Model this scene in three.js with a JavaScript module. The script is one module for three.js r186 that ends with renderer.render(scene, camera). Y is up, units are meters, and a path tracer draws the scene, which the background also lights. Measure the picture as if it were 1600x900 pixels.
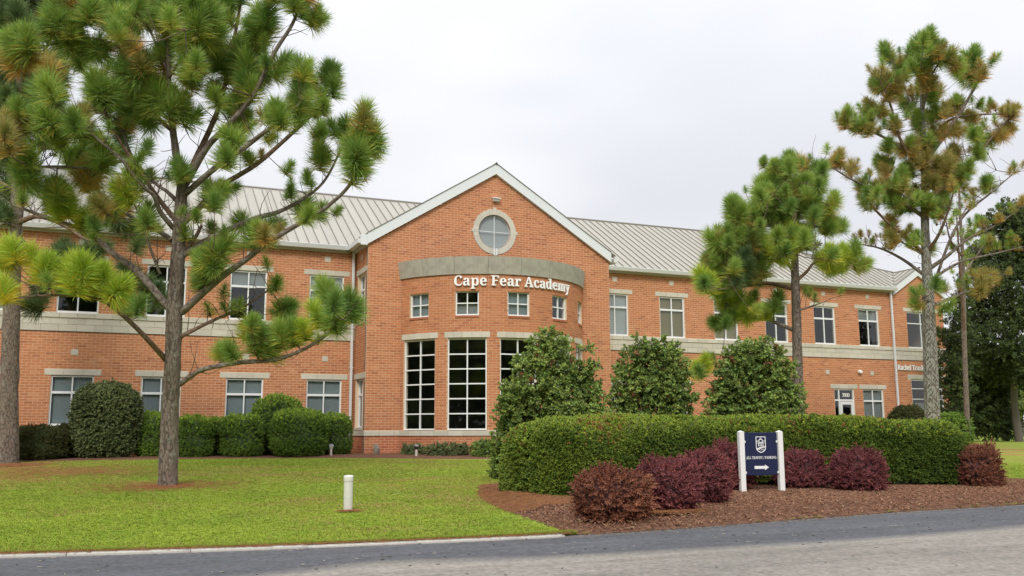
import * as THREE from 'three';
import { mergeGeometries } from 'three/addons/utils/BufferGeometryUtils.js';
import { RoundedBoxGeometry } from 'three/addons/geometries/RoundedBoxGeometry.js';
import { FontLoader } from 'three/addons/loaders/FontLoader.js';
import { TextGeometry } from 'three/addons/geometries/TextGeometry.js';

// ------------------------------------------------------------------ camera, sky, sun, exposure
const scene = new THREE.Scene();
const FOC = 1420, PITCH = 8.811 * Math.PI / 180, ROLL = -0.236 * Math.PI / 180, YAW = 23.301 * Math.PI / 180;
const EYE = new THREE.Vector3(0, 0.9506, 38);
const camera = new THREE.PerspectiveCamera(2 * Math.atan(450 / FOC) * 180 / Math.PI, 16 / 9, 0.1, 3000);
camera.position.copy(EYE);
camera.lookAt(EYE.clone().add(new THREE.Vector3(Math.sin(YAW) * Math.cos(PITCH), Math.sin(PITCH), -Math.cos(YAW) * Math.cos(PITCH))));
camera.rotateZ(ROLL);
camera.updateMatrixWorld(true);

const renderer = new THREE.WebGLRenderer({ antialias: true });
renderer.toneMapping = THREE.LinearToneMapping;
renderer.toneMappingExposure = 1.35;
renderer.shadowMap.enabled = true;

// ---- seeded randomness and value noise
function rng(seed) { let a = seed >>> 0; return () => { a = (a + 0x6D2B79F5) | 0; let t = Math.imul(a ^ (a >>> 15), 1 | a); t = (t + Math.imul(t ^ (t >>> 7), 61 | t)) ^ t; return ((t ^ (t >>> 14)) >>> 0) / 4294967296; }; }
const TAB = (() => { const r = rng(77), t = new Float32Array(65536); for (let i = 0; i < 65536; i++) t[i] = r(); return t; })();
const sm = t => t * t * (3 - 2 * t);
function vn(x, y, px = 256, py = 256) {          // value noise in 0..1, repeating every px, py
  const xi = Math.floor(x), yi = Math.floor(y), fx = sm(x - xi), fy = sm(y - yi);
  const a = ((xi % px) + px) % px, b = (a + 1) % px, c = ((yi % py) + py) % py, d = (c + 1) % py;
  const p = TAB[(c * 256 + a) & 65535], q = TAB[(c * 256 + b) & 65535], r = TAB[(d * 256 + a) & 65535], s = TAB[(d * 256 + b) & 65535];
  return (p + (q - p) * fx) * (1 - fy) + (r + (s - r) * fx) * fy;
}
function fbm(x, y, n = 4, px = 256, py = 256) { let s = 0, a = 0.5, t = 0; for (let i = 0; i < n; i++) { s += a * vn(x + i * 17, y + i * 31, px, py); t += a; a *= 0.5; x *= 2; y *= 2; px = Math.min(256, px * 2); py = Math.min(256, py * 2); } return s / t; }
function vn3(x, y, z) { const zi = Math.floor(z), f = sm(z - zi); const a = vn(x + zi * 37.3, y + zi * 11.7), b = vn(x + (zi + 1) * 37.3, y + (zi + 1) * 11.7); return a + (b - a) * f; }
const clamp = (v, a = 0, b = 1) => Math.min(b, Math.max(a, v));
const lerp = (a, b, t) => a + (b - a) * t;
const V = (x, y, z) => new THREE.Vector3(x, y, z);

// ---- overcast sky, brighter overhead than at the horizon, with soft grey-blue cloud undersides
const SUN = V(-0.36, 0.62, 0.70).normalize();
{
  const W = 1024, H = 512, d = new Float32Array(W * H * 4);
  for (let j = 0; j < H; j++) for (let i = 0; i < W; i++) {
    const el = ((j + 0.5) / H - 0.5) * Math.PI, az = ((i + 0.5) / W) * 2 * Math.PI;
    const s = Math.max(0, Math.sin(el)), k = (j * W + i) * 4;
    const L = 0.6 * (1 + 1.6 * s * s);
    const c = Math.cos(el), dx = c * Math.cos(az), dz = c * Math.sin(az), dy = Math.sin(el) * 1.9;
    const n = 0.6 * vn3(dx * 2.6 + 9, dy * 3.2 + 4, dz * 2.6 + 7) + 0.28 * vn3(dx * 6 + 3, dy * 8 + 8, dz * 6 + 2) + 0.12 * vn3(dx * 14, dy * 20, dz * 14);
    const m = clamp((n - 0.3) / 0.42);                       // 1 = thin bright cloud, 0 = thicker grey-blue cloud
    const g = lerp(0.92, 1.07, sm(m));
    d[k] = L * g * lerp(0.965, 1.0, m); d[k + 1] = L * g * lerp(0.985, 1.015, m); d[k + 2] = L * g * lerp(1.06, 1.06, m); d[k + 3] = 1;
    if (el < 0) { d[k] = 0.25; d[k + 1] = 0.25; d[k + 2] = 0.22; }
  }
  const t = new THREE.DataTexture(d, W, H, THREE.RGBAFormat, THREE.FloatType);
  t.mapping = THREE.EquirectangularReflectionMapping; t.magFilter = t.minFilter = THREE.LinearFilter; t.needsUpdate = true;
  scene.background = t; scene.environment = t;
}
const sun = new THREE.DirectionalLight(new THREE.Color(1, 0.965, 0.9), 1.5);
sun.position.copy(SUN.clone().multiplyScalar(80)).add(V(14, 0, 8)); sun.target.position.set(14, 0, 8);
sun.castShadow = true; sun.shadow.radius = 32; sun.shadow.mapSize.set(2048, 2048);
Object.assign(sun.shadow.camera, { left: -60, right: 60, top: 60, bottom: -60, near: 1, far: 250 });
scene.add(sun, sun.target);

// ------------------------------------------------------------------ helpers
const FWD = V(0, 0, -1).transformDirection(camera.matrixWorld), RGT = V(1, 0, 0).transformDirection(camera.matrixWorld), UPV = V(0, 1, 0).transformDirection(camera.matrixWorld);
const ray = (x, y) => FWD.clone().addScaledVector(RGT, (x - 800) / FOC).addScaledVector(UPV, -(y - 450) / FOC);
const at = (x, y, depth) => EYE.clone().addScaledVector(ray(x, y), depth);      // a point measured in the survey photograph, at a given distance
const depthOf = p => p.clone().sub(EYE).dot(FWD);
const EX = [-60, -30, -14, -8, -1.3, 1.83, 5.85, 7.66, 10.43, 13.78, 17.5, 24, 40, 80, 400], EZ = [2, 15, 20.5, 22.6, 24.29, 24.91, 25.35, 25.26, 24.93, 24.52, 24.36, 24.3, 24.6, 26, 40];
function roadEdge(x) { let i = 1; while (i < EX.length - 1 && x > EX[i]) i++; return lerp(EZ[i - 1], EZ[i], clamp((x - EX[i - 1]) / (EX[i] - EX[i - 1]))); }
const edgeS = x => (roadEdge(x - 1) + 2 * roadEdge(x) + roadEdge(x + 1)) / 4;
const ROADY = -0.65;
function h(x, z) { const s = clamp((edgeS(x) - z) / 22); return -0.625 + 0.57 * (0.5 * s + 0.5 * sm(s)) + 0.02 * (vn(x * 0.35 + 5, z * 0.35 + 9) - 0.5) * clamp(s * 8); }
function gp(px, py, add = 0) { const d = ray(px, py); for (let t = 6; t < 160; t += 0.01) { const p = EYE.clone().addScaledVector(d, t); if (p.y < h(p.x, p.z) + add) return p; } return EYE.clone().addScaledVector(d, 160); }
const used = {};
function numbered(n) { if (!(n in used)) { used[n] = 0; return n; } used[n]++; return n + '_' + String(used[n]).padStart(3, '0'); }
function tag(o, label, category, group) { o.userData.label = label; o.userData.category = category; if (group) o.userData.group = group; return o; }
function thing(name, label, category, pos, group) { const o = new THREE.Group(); o.name = numbered(name); if (pos) o.position.copy(pos); tag(o, label, category, group); scene.add(o); return o; }
function shade(o) { o.castShadow = true; o.receiveShadow = true; return o; }
function part(name, geo, mat, parent) { const m = shade(new THREE.Mesh(geo, mat)); m.name = name; parent.add(m); return m; }
function struct(name, geo, mat) { const m = shade(new THREE.Mesh(geo, mat)); m.name = name; m.userData.kind = 'structure'; scene.add(m); return m; }
const box = (w, hh, d, x = 0, y = 0, z = 0) => new THREE.BoxGeometry(w, hh, d).translate(x, y, z);
const boxAB = (x0, x1, y0, y1, z0, z1) => new THREE.BoxGeometry(x1 - x0, y1 - y0, z1 - z0).translate((x0 + x1) / 2, (y0 + y1) / 2, (z0 + z1) / 2);
function lin(r, g, b) { return new THREE.Color().setRGB(r, g, b); }
function std(c, rough = 0.8, o = {}) { return new THREE.MeshStandardMaterial({ color: c, roughness: rough, ...o }); }
function geoOf(pos, idx, uv, col) { const g = new THREE.BufferGeometry(); g.setAttribute('position', new THREE.Float32BufferAttribute(pos, 3)); if (uv) g.setAttribute('uv', new THREE.Float32BufferAttribute(uv, 2)); if (col) g.setAttribute('color', new THREE.Float32BufferAttribute(col, 3)); if (idx) g.setIndex(idx); g.computeVertexNormals(); return g; }
function texture(w, hgt, fn, srgb = true, rep = true) {
  const d = new Uint8Array(w * hgt * 4), c = [0, 0, 0];
  for (let j = 0; j < hgt; j++) for (let i = 0; i < w; i++) { fn(i, j, c); const k = (j * w + i) * 4; for (let q = 0; q < 3; q++) d[k + q] = clamp(srgb ? Math.pow(clamp(c[q]), 1 / 2.2) : c[q]) * 255; d[k + 3] = 255; }
  const t = new THREE.DataTexture(d, w, hgt); t.magFilter = THREE.LinearFilter; t.minFilter = THREE.LinearMipmapLinearFilter; t.generateMipmaps = true;
  if (srgb) t.colorSpace = THREE.SRGBColorSpace; if (rep) t.wrapS = t.wrapT = THREE.RepeatWrapping; t.needsUpdate = true; return t;
}
function instanced(name, geo, mat, mats, cols, parent, kind = 'stuff') {
  const m = shade(new THREE.InstancedMesh(geo, mat, mats.length)); m.name = name; if (kind) m.userData.kind = kind;
  mats.forEach((q, i) => m.setMatrixAt(i, q)); if (cols) cols.forEach((c, i) => m.setColorAt(i, c));
  m.instanceMatrix.needsUpdate = true; parent.add(m); return m;
}
// tapered tube along points with radii, uv in metres
function tube(pts, rad, seg = 8, amp = 0, sub = 4, seed = 0) {
  const cr = new THREE.CatmullRomCurve3(pts, false, 'centripetal'), n = Math.max(2, (pts.length - 1) * sub), P = [], N = [], U = [], I = [];
  let nrm = null, len = 0, prev = null;
  for (let i = 0; i <= n; i++) {
    const t = i / n, p = cr.getPoint(t), tg = cr.getTangent(t), ft = t * (rad.length - 1), k = Math.min(rad.length - 2, Math.floor(ft)), r = lerp(rad[k], rad[k + 1], ft - k);
    if (prev) len += p.distanceTo(prev); prev = p.clone();
    if (!nrm) nrm = Math.abs(tg.y) > 0.9 ? V(1, 0, 0) : V(0, 1, 0);
    nrm.addScaledVector(tg, -nrm.dot(tg)).normalize(); const bi = tg.clone().cross(nrm);
    for (let j = 0; j <= seg; j++) {
      const a = j / seg * 2 * Math.PI, ja = (j % seg), rr = r * (1 + amp * (vn(ja * 1.7 + seed, len * 7 + seed) - 0.5) * 2 + amp * 0.8 * (vn(ja * 2.3 + seed + 40, len * 19) - 0.5));
      const q = p.clone().addScaledVector(nrm, Math.cos(a) * rr).addScaledVector(bi, Math.sin(a) * rr);
      P.push(q.x, q.y, q.z); U.push(j / seg * 2 * Math.PI * rad[0], len);
    }
  }
  for (let i = 0; i < n; i++) for (let j = 0; j < seg; j++) { const a = i * (seg + 1) + j, b = a + seg + 1; I.push(a, a + 1, b, b, a + 1, b + 1); }
  return geoOf(P, I, U);
}
const Q = new THREE.Quaternion(), YAXIS = V(0, 1, 0);
function placed(p, dir, s, spin) { const q = new THREE.Quaternion().setFromUnitVectors(YAXIS, dir); q.multiply(new THREE.Quaternion().setFromAxisAngle(YAXIS, spin)); return new THREE.Matrix4().compose(p, q, typeof s === 'number' ? V(s, s, s) : s); }
const rdir = r => { const z = r() * 2 - 1, a = r() * 6.2832, q = Math.sqrt(1 - z * z); return V(q * Math.cos(a), z, q * Math.sin(a)); };
console.log('helpers');

// ------------------------------------------------------------------ materials
const speckle = texture(256, 256, (i, j, c) => { const n = fbm(i / 8, j / 8, 4, 32, 32), f = TAB[(i * 131 + j * 517) & 65535]; c[0] = c[1] = c[2] = 0.92 + 0.22 * (n - 0.5) + 0.14 * (f - 0.5); });
const brickMap = texture(256, 256, (i, j, c) => { const n = fbm(i / 14, j / 14, 4, 18, 18), f = TAB[(i * 91 + j * 733) & 65535]; const k = 0.94 + 0.24 * (n - 0.5) + 0.14 * (f - 0.5); c[0] = k; c[1] = k * (0.985 + 0.05 * (n - 0.5)); c[2] = k * 0.98; });
const brickMat = std(lin(1, 1, 1), 0.88, { map: brickMap, bumpMap: brickMap, bumpScale: 0.003 });
const mortarMat = std(lin(0.76, 0.57, 0.40), 0.95, { map: speckle });
const stoneMats = [lin(0.60, 0.555, 0.45), lin(0.56, 0.52, 0.425), lin(0.63, 0.585, 0.48)].map(c => std(c, 0.85, { map: speckle, bumpMap: speckle, bumpScale: 0.002 }));
const corniceMap = texture(512, 256, (i, j, c) => { const n = fbm(i / 40, j / 30, 5, 13, 9), s = fbm(i / 6, j / 90, 3, 86, 3), f = TAB[(i * 37 + j * 901) & 65535]; const k = 0.95 - 0.2 * clamp((n - 0.45) * 2.4) - 0.1 * clamp((s - 0.55) * 3) + 0.06 * (f - 0.5); c[0] = k; c[1] = k * 0.995; c[2] = k * 0.97; });
const corniceMat = std(lin(0.42, 0.395, 0.325), 0.85, { map: corniceMap, bumpMap: speckle, bumpScale: 0.002 });
const trimMat = std(lin(0.70, 0.72, 0.72), 0.45), gutterMat = std(lin(0.66, 0.67, 0.66), 0.4), friezeMat = std(lin(0.46, 0.44, 0.38), 0.6);
const whiteMat = std(lin(0.78, 0.79, 0.78), 0.4), letterMat = std(lin(0.86, 0.85, 0.82), 0.5), darkMetal = std(lin(0.03, 0.03, 0.03), 0.5);
const roofMap = texture(256, 256, (i, j, c) => { const n = fbm(i / 20, j / 50, 4, 13, 5), s = fbm(i / 5, j / 120, 2, 51, 2); const k = 0.93 + 0.16 * (n - 0.5) + 0.12 * (s - 0.5); c[0] = k; c[1] = k; c[2] = k * 0.98; });
const roofMats = [lin(0.375, 0.35, 0.295), lin(0.39, 0.365, 0.305), lin(0.365, 0.34, 0.287)].map(c => std(c, 0.42, { map: roofMap, metalness: 0.0 }));
const seamMat = std(lin(0.2, 0.185, 0.155), 0.5);
const glassMat = new THREE.MeshPhysicalMaterial({ color: lin(0.86, 0.9, 0.9), transmission: 1, thickness: 0, roughness: 0.02, ior: 1.75 });
const blindMats = { grey: std(lin(0.34, 0.385, 0.395), 0.8), light: std(lin(0.52, 0.54, 0.54), 0.8), olive: std(lin(0.30, 0.25, 0.13), 0.85), mid: std(lin(0.36, 0.37, 0.36), 0.8) };
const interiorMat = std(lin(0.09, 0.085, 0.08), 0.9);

// ------------------------------------------------------------------ ground, lawn, road, kerb
const LX0 = -16, LZ0 = -14, LT = 42;
function turfBrown(x, z) {
  const b = fbm(x * 0.24 + 3, z * 0.31 + 8, 4), m = fbm(x * 1.05 + 11, z * 1.3 + 5, 4), away = clamp((edgeS(x) - z - 3) / 6) * clamp((9 - x) / 5);   // the mown strip by the road is lusher than the turf under the pines
  const dl = Math.hypot((x + 3) / 6.5, (z - 9) / 5), dt = Math.hypot(x - 1.2, z - 15);
  return clamp(clamp((b - 0.47 + 0.12 * away) * 3.6) * clamp((m - 0.3) * 3) * (0.55 + 0.35 * away) + clamp(1.15 - dl) * clamp((m - 0.34) * 4) * 0.55 + clamp(1.1 - dt / 2.6) * clamp((m - 0.4) * 5) * 0.4);
}
const lawnMap = texture(2048, 2048, (i, j, c) => {
  const x = LX0 + (i + 0.5) / 2048 * LT, z = LZ0 + (j + 0.5) / 2048 * LT;
  const f = TAB[(i * 197 + j * 4099 + (j >> 4) * 77) & 65535], f2 = vn(i / 3, j / 2.2, 200, 200), m = fbm(i / 46, j / 46, 4, 44, 44), b = fbm(x * 0.11 + 3, z * 0.2 + 1, 3);
  let br = turfBrown(x, z);                                                                      // thinner, browner turf and shed needles
  br = clamp(br);
  const sp = Math.hypot((x - 2.2) / 0.55, (z - 20.9) / 0.35), bare = clamp((1.1 - sp) * 2.5) * clamp((f2 - 0.3) * 3);
  const k = 0.8 + 0.2 * f2 + 0.16 * (f - 0.5) + 0.36 * (m - 0.5) + 0.3 * (b - 0.5);
  let r = lerp(0.26, 0.19, clamp(m * 1.4 - 0.2)), g = lerp(0.315, 0.285, m), bl = 0.036;
  r = lerp(r, 0.29, br); g = lerp(g, 0.195, br); bl = lerp(bl, 0.06, br);
  r = lerp(r, 0.13, bare); g = lerp(g, 0.1, bare); bl = lerp(bl, 0.05, bare);
  c[0] = r * k; c[1] = g * k; c[2] = bl * k;
});
const matte = (o) => new THREE.MeshPhysicalMaterial({ color: lin(1, 1, 1), roughness: 1, specularIntensity: 0.15, ...o });
const lawnMat = matte({ map: lawnMap });
{
  const xs = [], ds = []; for (let x = -60; x < -20; x += 5) xs.push(x); for (let x = -20; x < 60; x += 0.5) xs.push(x); for (let x = 60; x <= 400; x += 20) xs.push(x);
  for (let d = 0; d < 30; d += 0.5) ds.push(d); for (let d = 30; d < 60; d += 5) ds.push(d); for (let d = 60; d <= 420; d += 40) ds.push(d);
  const P = [], U = [], I = [];
  for (const x of xs) for (const d of ds) { const z = edgeS(x) - d, y = d === 0 ? ROADY - 0.05 : h(x, z) + (d < 0.6 ? -0.006 : 0); P.push(x, y, d === 0 ? z + 0.001 : z); U.push((x - LX0) / LT, (z - LZ0) / LT); }
  const n = ds.length; for (let i = 0; i < xs.length - 1; i++) for (let j = 0; j < n - 1; j++) { const a = i * n + j, b = a + n; I.push(a, b, a + 1, a + 1, b, b + 1); }
  // a thin skirt row makes the turf edge stand up beside the kerb
  struct('lawn', geoOf(P, I, U), lawnMat);
  const g = new THREE.PlaneGeometry(3000, 3000).rotateX(-Math.PI / 2).translate(0, -0.78, 0); { const p = g.attributes.position, u = g.attributes.uv; for (let i = 0; i < p.count; i++) u.setXY(i, p.getX(i) / LT, p.getZ(i) / LT); }
  struct('ground', g, lawnMat);
}
const RX0 = -22, RZ0 = 14, RW = 64, RH = 32;
const roadMap = texture(2048, 1024, (i, j, c) => {
  const x = RX0 + (i + 0.5) / 2048 * RW, z = RZ0 + (j + 0.5) / 1024 * RH;
  const f = TAB[(i * 577 + j * 3001 + (i >> 5) * 13) & 65535], f2 = vn(i / 1.7, j / 1.7, 255, 255), n = fbm(x * 0.5 + 3, z * 1.6 + 2, 5), n2 = fbm(x * 0.13 + 9, z * 0.9 + 5, 4), st = fbm(x * 0.35 + 1, z * 5 + 4, 3);
  const d = z - edgeS(x);
  const wid = 2.1 + 0.9 * clamp((x - 3) / 10) + 0.5 * (n - 0.5) + 0.25 * (st - 0.5) + 1.6 * clamp((3 - x) / 4);
  const sealed = clamp((wid - d) / 0.45 + 0.25 * (f2 - 0.5));                                    // newer dark asphalt along the edge, older tan asphalt beyond
  const k = 1 + 0.42 * (f - 0.5) + 0.3 * (f2 - 0.5) + 0.35 * (n - 0.5) + 0.3 * (st - 0.5);
  let r = lerp(0.25, 0.105, sealed), g = lerp(0.23, 0.106, sealed), b = lerp(0.2, 0.114, sealed);
  const grit = clamp((0.32 - Math.abs(d - 0.05) - 0.3 * (n2 - 0.4)) * 3) * clamp((f - 0.45) * 3);
  r = lerp(r, 0.3, grit * 0.6); g = lerp(g, 0.22, grit * 0.6); b = lerp(b, 0.15, grit * 0.6);
  const stain = clamp((n2 - 0.6) * 4) * 0.35; 
  c[0] = r * k * (1 - stain); c[1] = g * k * (1 - stain); c[2] = b * k * (1 - stain);
}, true, true);
const roadMat = matte({ map: roadMap, bumpMap: roadMap, bumpScale: 0.006 });
{
  const P = [], U = [], I = [], xs = []; for (let x = -60; x <= 140; x += 0.5) xs.push(x);
  const ds = [0, 0.4, 0.8, 1.6, 3, 6, 10, 15, 19.5];
  for (const x of xs) for (const d of ds) { const z = edgeS(x) + d; P.push(x, ROADY + 0.012 * Math.min(1, d / 3), z); U.push((x - RX0) / RW, (z - RZ0) / RH); }
  const n = ds.length; for (let i = 0; i < xs.length - 1; i++) for (let j = 0; j < n - 1; j++) { const a = i * n + j, b = a + n; I.push(a, a + 1, b, b, a + 1, b + 1); }
  struct('road', geoOf(P, I, U), roadMat);
}
{
  const concrete = std(lin(0.47, 0.45, 0.40), 0.9, { map: speckle, bumpMap: speckle, bumpScale: 0.002 });
  const kerb = new THREE.Group(); kerb.name = 'kerb'; kerb.userData.kind = 'structure'; scene.add(kerb);
  const r = rng(5);
  for (let x = -17; x < 6.2; x += 1.5) {                                                         // flush concrete kerb laid in lengths
    const x1 = Math.min(6.25, x + 1.488), P = [], U = [], I = [], dy = (r() - 0.5) * 0.008;
    for (let i = 0; i <= 6; i++) { const xx = lerp(x, x1, i / 6), z = edgeS(xx); for (const [d, y] of [[-0.02, -0.1], [-0.02, 0.028], [0, 0.036], [0.13, 0.03], [0.155, 0.018], [0.16, -0.1]]) { P.push(xx, ROADY + y + dy, z + d); U.push(xx * 0.9, d * 0.9 + y); } }
    for (let i = 0; i < 6; i++) for (let j = 0; j < 5; j++) { const a = i * 6 + j, b = a + 6; I.push(a, a + 1, b, b, a + 1, b + 1); }
    I.push(0, 2, 1, 0, 3, 2, 0, 4, 3, 0, 5, 4); const e = 36; I.push(e, e + 1, e + 2, e, e + 2, e + 3, e, e + 3, e + 4, e, e + 4, e + 5);
    part('kerb_stone', geoOf(P, I, U), concrete, kerb);
  }
}
// mulch beds: mounded sheets with loose chips on top
const mulchMap = texture(1024, 1024, (i, j, c) => { const f = TAB[(i * 37 + j * 2311) & 65535], a = fbm(i / 5, j / 11, 3, 205, 93), b = fbm(i / 120, j / 120, 3, 9, 9); const k = 0.45 + 1.1 * a * a + 0.3 * (f - 0.5) + 0.35 * (b - 0.5); c[0] = 0.22 * k; c[1] = 0.113 * k; c[2] = 0.07 * k; });
const mulchMat = matte({ map: mulchMap, bumpMap: mulchMap, bumpScale: 0.03 });
const beds = [];
function bed(pts, mound, cx, cz) {
  const cv = new THREE.CatmullRomCurve3(pts.map(([x, z]) => V(x, 0, z)), true, 'catmullrom', 0.2), N = 160, R = 14, P = [], U = [], I = [];
  const B = cv.getPoints(N).slice(0, N); const poly = B.map((p, i) => [p.x + 0.06 * (vn(i * 0.9, 3) - 0.5), p.z + 0.08 * (vn(i * 0.9, 9) - 0.5)]);
  const hb = (x, z, s) => h(x, z) + 0.012 + mound * (1 - Math.pow(s, 4)) + 0.03 * (vn(x * 2.2, z * 2.2) - 0.5) * (1 - s * s);
  for (let k = 0; k <= R; k++) for (let i = 0; i < N; i++) { const s = k / R, x = lerp(cx, poly[i][0], s), z = lerp(cz, poly[i][1], s); P.push(x, k === R ? hb(x, z, s) - 0.03 : hb(x, z, s), z); U.push(x / 1.6, z / 1.6); }
  for (let k = 0; k < R; k++) for (let i = 0; i < N; i++) { const a = k * N + i, b = k * N + (i + 1) % N, c = a + N, d = b + N; I.push(a, b, c, b, d, c); }
  struct(numbered('mulch_bed'), geoOf(P, I, U), mulchMat);
  const inside = (x, z) => { let q = false; for (let i = 0, j = N - 1; i < N; j = i++) { const [xi, zi] = poly[i], [xj, zj] = poly[j]; if ((zi > z) !== (zj > z) && x < (xj - xi) * (z - zi) / (zj - zi) + xi) q = !q; } return q; };
  const depth = (x, z) => { let lo = 1e9; for (const [a, b] of poly) lo = Math.min(lo, Math.hypot(a - x, b - z)); return lo; };
  const yAt = (x, z) => h(x, z) + 0.012 + mound * clamp(depth(x, z) / 0.7);
  const o = { inside, yAt, poly }; beds.push(o); return o;
}
const island = bed([[8.2, 17.0], [7.3, 19.2], [6.75, 21.6], [6.5, 23.6], [6.42, 25.24], [7.7, 25.27], [10.4, 24.94], [13.8, 24.52], [17.5, 24.36], [21, 24.32], [24, 24.0], [23.6, 21.5], [22, 19.4], [18, 17.4], [14, 16.6], [10.5, 16.2]], 0.13, 13.6, 20.9);
bed([[-14, 0.4], [-14, 2.9], [-8, 3.0], [-3, 3.1], [0, 3.3], [4, 3.9], [7.5, 4.6], [9.4, 5.4], [11.8, 6.5], [14.5, 6.9], [17.5, 6.2], [20.3, 4.2], [24, 2.4], [39, 2.4], [43, 2.2], [43, 0.4], [21, 0.4], [18, 2.5], [15, 3], [12, 2.5], [9, 1.6], [8, 0.4]], 0.05, 9.5, 2.4);
console.log('ground');
// ------------------------------------------------------------------ the school building
const school = thing('school_building', 'two-storey orange brick school with a curved entrance bay under a white-edged gable', 'building');
const allBricks = [];                                     // every brick: wall part, matrix, tone
const BL = 0.305, BH = 0.1016;
const brickGeo = new THREE.BoxGeometry(1, 1, 1); { const u = brickGeo.attributes.uv; for (let i = 0; i < u.count; i++) u.setXY(i, u.getX(i) * 0.6, u.getY(i) * 0.2); }
const brr = rng(11);
function tone(x, y) {
  const t = brr(), w = y < 0.69 ? 0.86 : 1;
  const c = t < 0.12 ? [0.43, 0.155, 0.066] : t < 0.2 ? [0.58, 0.25, 0.118] : [0.525, 0.205, 0.086];
  const k = (0.92 + 0.16 * brr()) * (0.96 + 0.08 * vn(x * 0.5, y * 0.6));
  return w < 1 ? lin(c[0] * k * 0.95, c[1] * k * 0.78, c[2] * k * 0.8) : lin(c[0] * k, c[1] * k, c[2] * k);
}
// flat wall whose outer face lies in a plane: frame.origin + u * along, facing turn
function addBrick(wall, p, turn, len, y, hgt = BH) {
  const m = new THREE.Matrix4().compose(p, new THREE.Quaternion().setFromAxisAngle(YAXIS, turn), V(len - 0.016, hgt - 0.0165, 0.05));
  allBricks.push({ wall, m, c: tone(p.x + p.z, y), p: p.clone(), turn, len });
}
function courses(y0, y1, openings, span, put) {          // running bond in each course, cut at openings
  for (let k = Math.round(y0 / BH); k * BH < y1 - 0.02; k++) {
    const a = k * BH, b = a + BH, mid = a + BH / 2; if (mid < y0) continue;
    const [s0, s1] = span(mid); if (s1 - s0 < 0.05) continue;
    let iv = [[s0, s1]];
    for (const [u0, u1, v0, v1] of openings) if (v0 < mid && v1 > mid) iv = iv.flatMap(([p, q]) => q <= u0 || p >= u1 ? [[p, q]] : [[p, u0], [u1, q]].filter(([m, n]) => n - m > 0.015));
    for (const [p, q] of iv) { const off = (k % 2) * BL / 2; for (let i = Math.floor((p - off) / BL); i * BL + off < q; i++) { const u0 = Math.max(p, i * BL + off), u1 = Math.min(q, (i + 1) * BL + off); if (u1 - u0 > 0.03) put(u0, u1, mid); } }
  }
}
function flatWall(name, ox, oz, turn, u0, u1, y0, y1, openings, top) {
  const sh = new THREE.Shape(); sh.moveTo(u0, y0); sh.lineTo(u1, y0);
  if (top) { sh.lineTo(u1, top.e); sh.lineTo((u0 + u1) / 2, top.a); sh.lineTo(u0, top.e); } else { sh.lineTo(u1, y1); sh.lineTo(u0, y1); }
  for (const [a, b, c, d, solid] of openings) { if (solid) continue; const p = new THREE.Path(); p.moveTo(a, c); p.lineTo(a, d); p.lineTo(b, d); p.lineTo(b, c); sh.holes.push(p); }
  const g = new THREE.ExtrudeGeometry(sh, { depth: 0.24, bevelEnabled: false }).translate(0, 0, -0.246);
  const w = part(name, g, mortarMat, school); w.position.set(ox, 0, oz); w.rotation.y = turn;
  const cs = Math.cos(turn), sn = Math.sin(turn);
  courses(y0, top ? top.a : y1, openings, y => { if (!top || y < top.e) return [u0, u1]; const f = (top.a - y) / (top.a - top.e), c = (u0 + u1) / 2, hw = (u1 - u0) / 2 * f; return [c - hw, c + hw]; },
    (a, b, y) => { const u = (a + b) / 2; addBrick(w, V(ox + u * cs - 0.025 * sn, y, oz - u * sn - 0.025 * cs), turn, b - a, y); });
  return w;
}
// levels shared by the whole building
const SILLTOP = 5.363, SILLBOT = 5.172, BANDBOT = 4.647, UF0 = 5.395, UF1 = 7.40, ULB = 7.41, ULT = 7.635, LF0 = 1.14, LF1 = 2.995, LLB = 3.01, LLT = 3.232, WT0 = 0.692, WT1 = 0.892, EAVE = 8.41;
const zB = 2.0, GX0 = 9.08, GX1 = 20.35, GM = (GX0 + GX1) / 2, SL = 0.626, BX = GM, BR = 4.535, BZ = 0.265;
const stone = (() => { const r = rng(21); return () => stoneMats[Math.floor(r() * 3)]; })();
const stoneR = rng(23);
const rb = (w, hh, d, x, y, z) => new RoundedBoxGeometry(w, hh, d, 1, 0.008).translate(x, y, z);
function stoneRow(frame, u0, u1, y0, y1, len, out, name, deep = 0.14, shift = 0) {       // a course of cut stones, each its own piece
  let u = u0, first = true; while (u < u1 - 0.02) { let e = first && shift ? u + shift : u + len; first = false; if (e > u1 - 0.12) e = u1; const m = part(name, rb(e - u - 0.01, y1 - y0 - 0.008, deep, (u + e) / 2, (y0 + y1) / 2, out - deep / 2), stone(), frame); m.position.z += (stoneR() - 0.5) * 0.004; u = e; }
}
function frameAt(name, x, y, z, turn) { const g = new THREE.Group(); g.name = name; g.position.set(x, y, z); g.rotation.y = turn; school.add(g); return g; }
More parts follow.
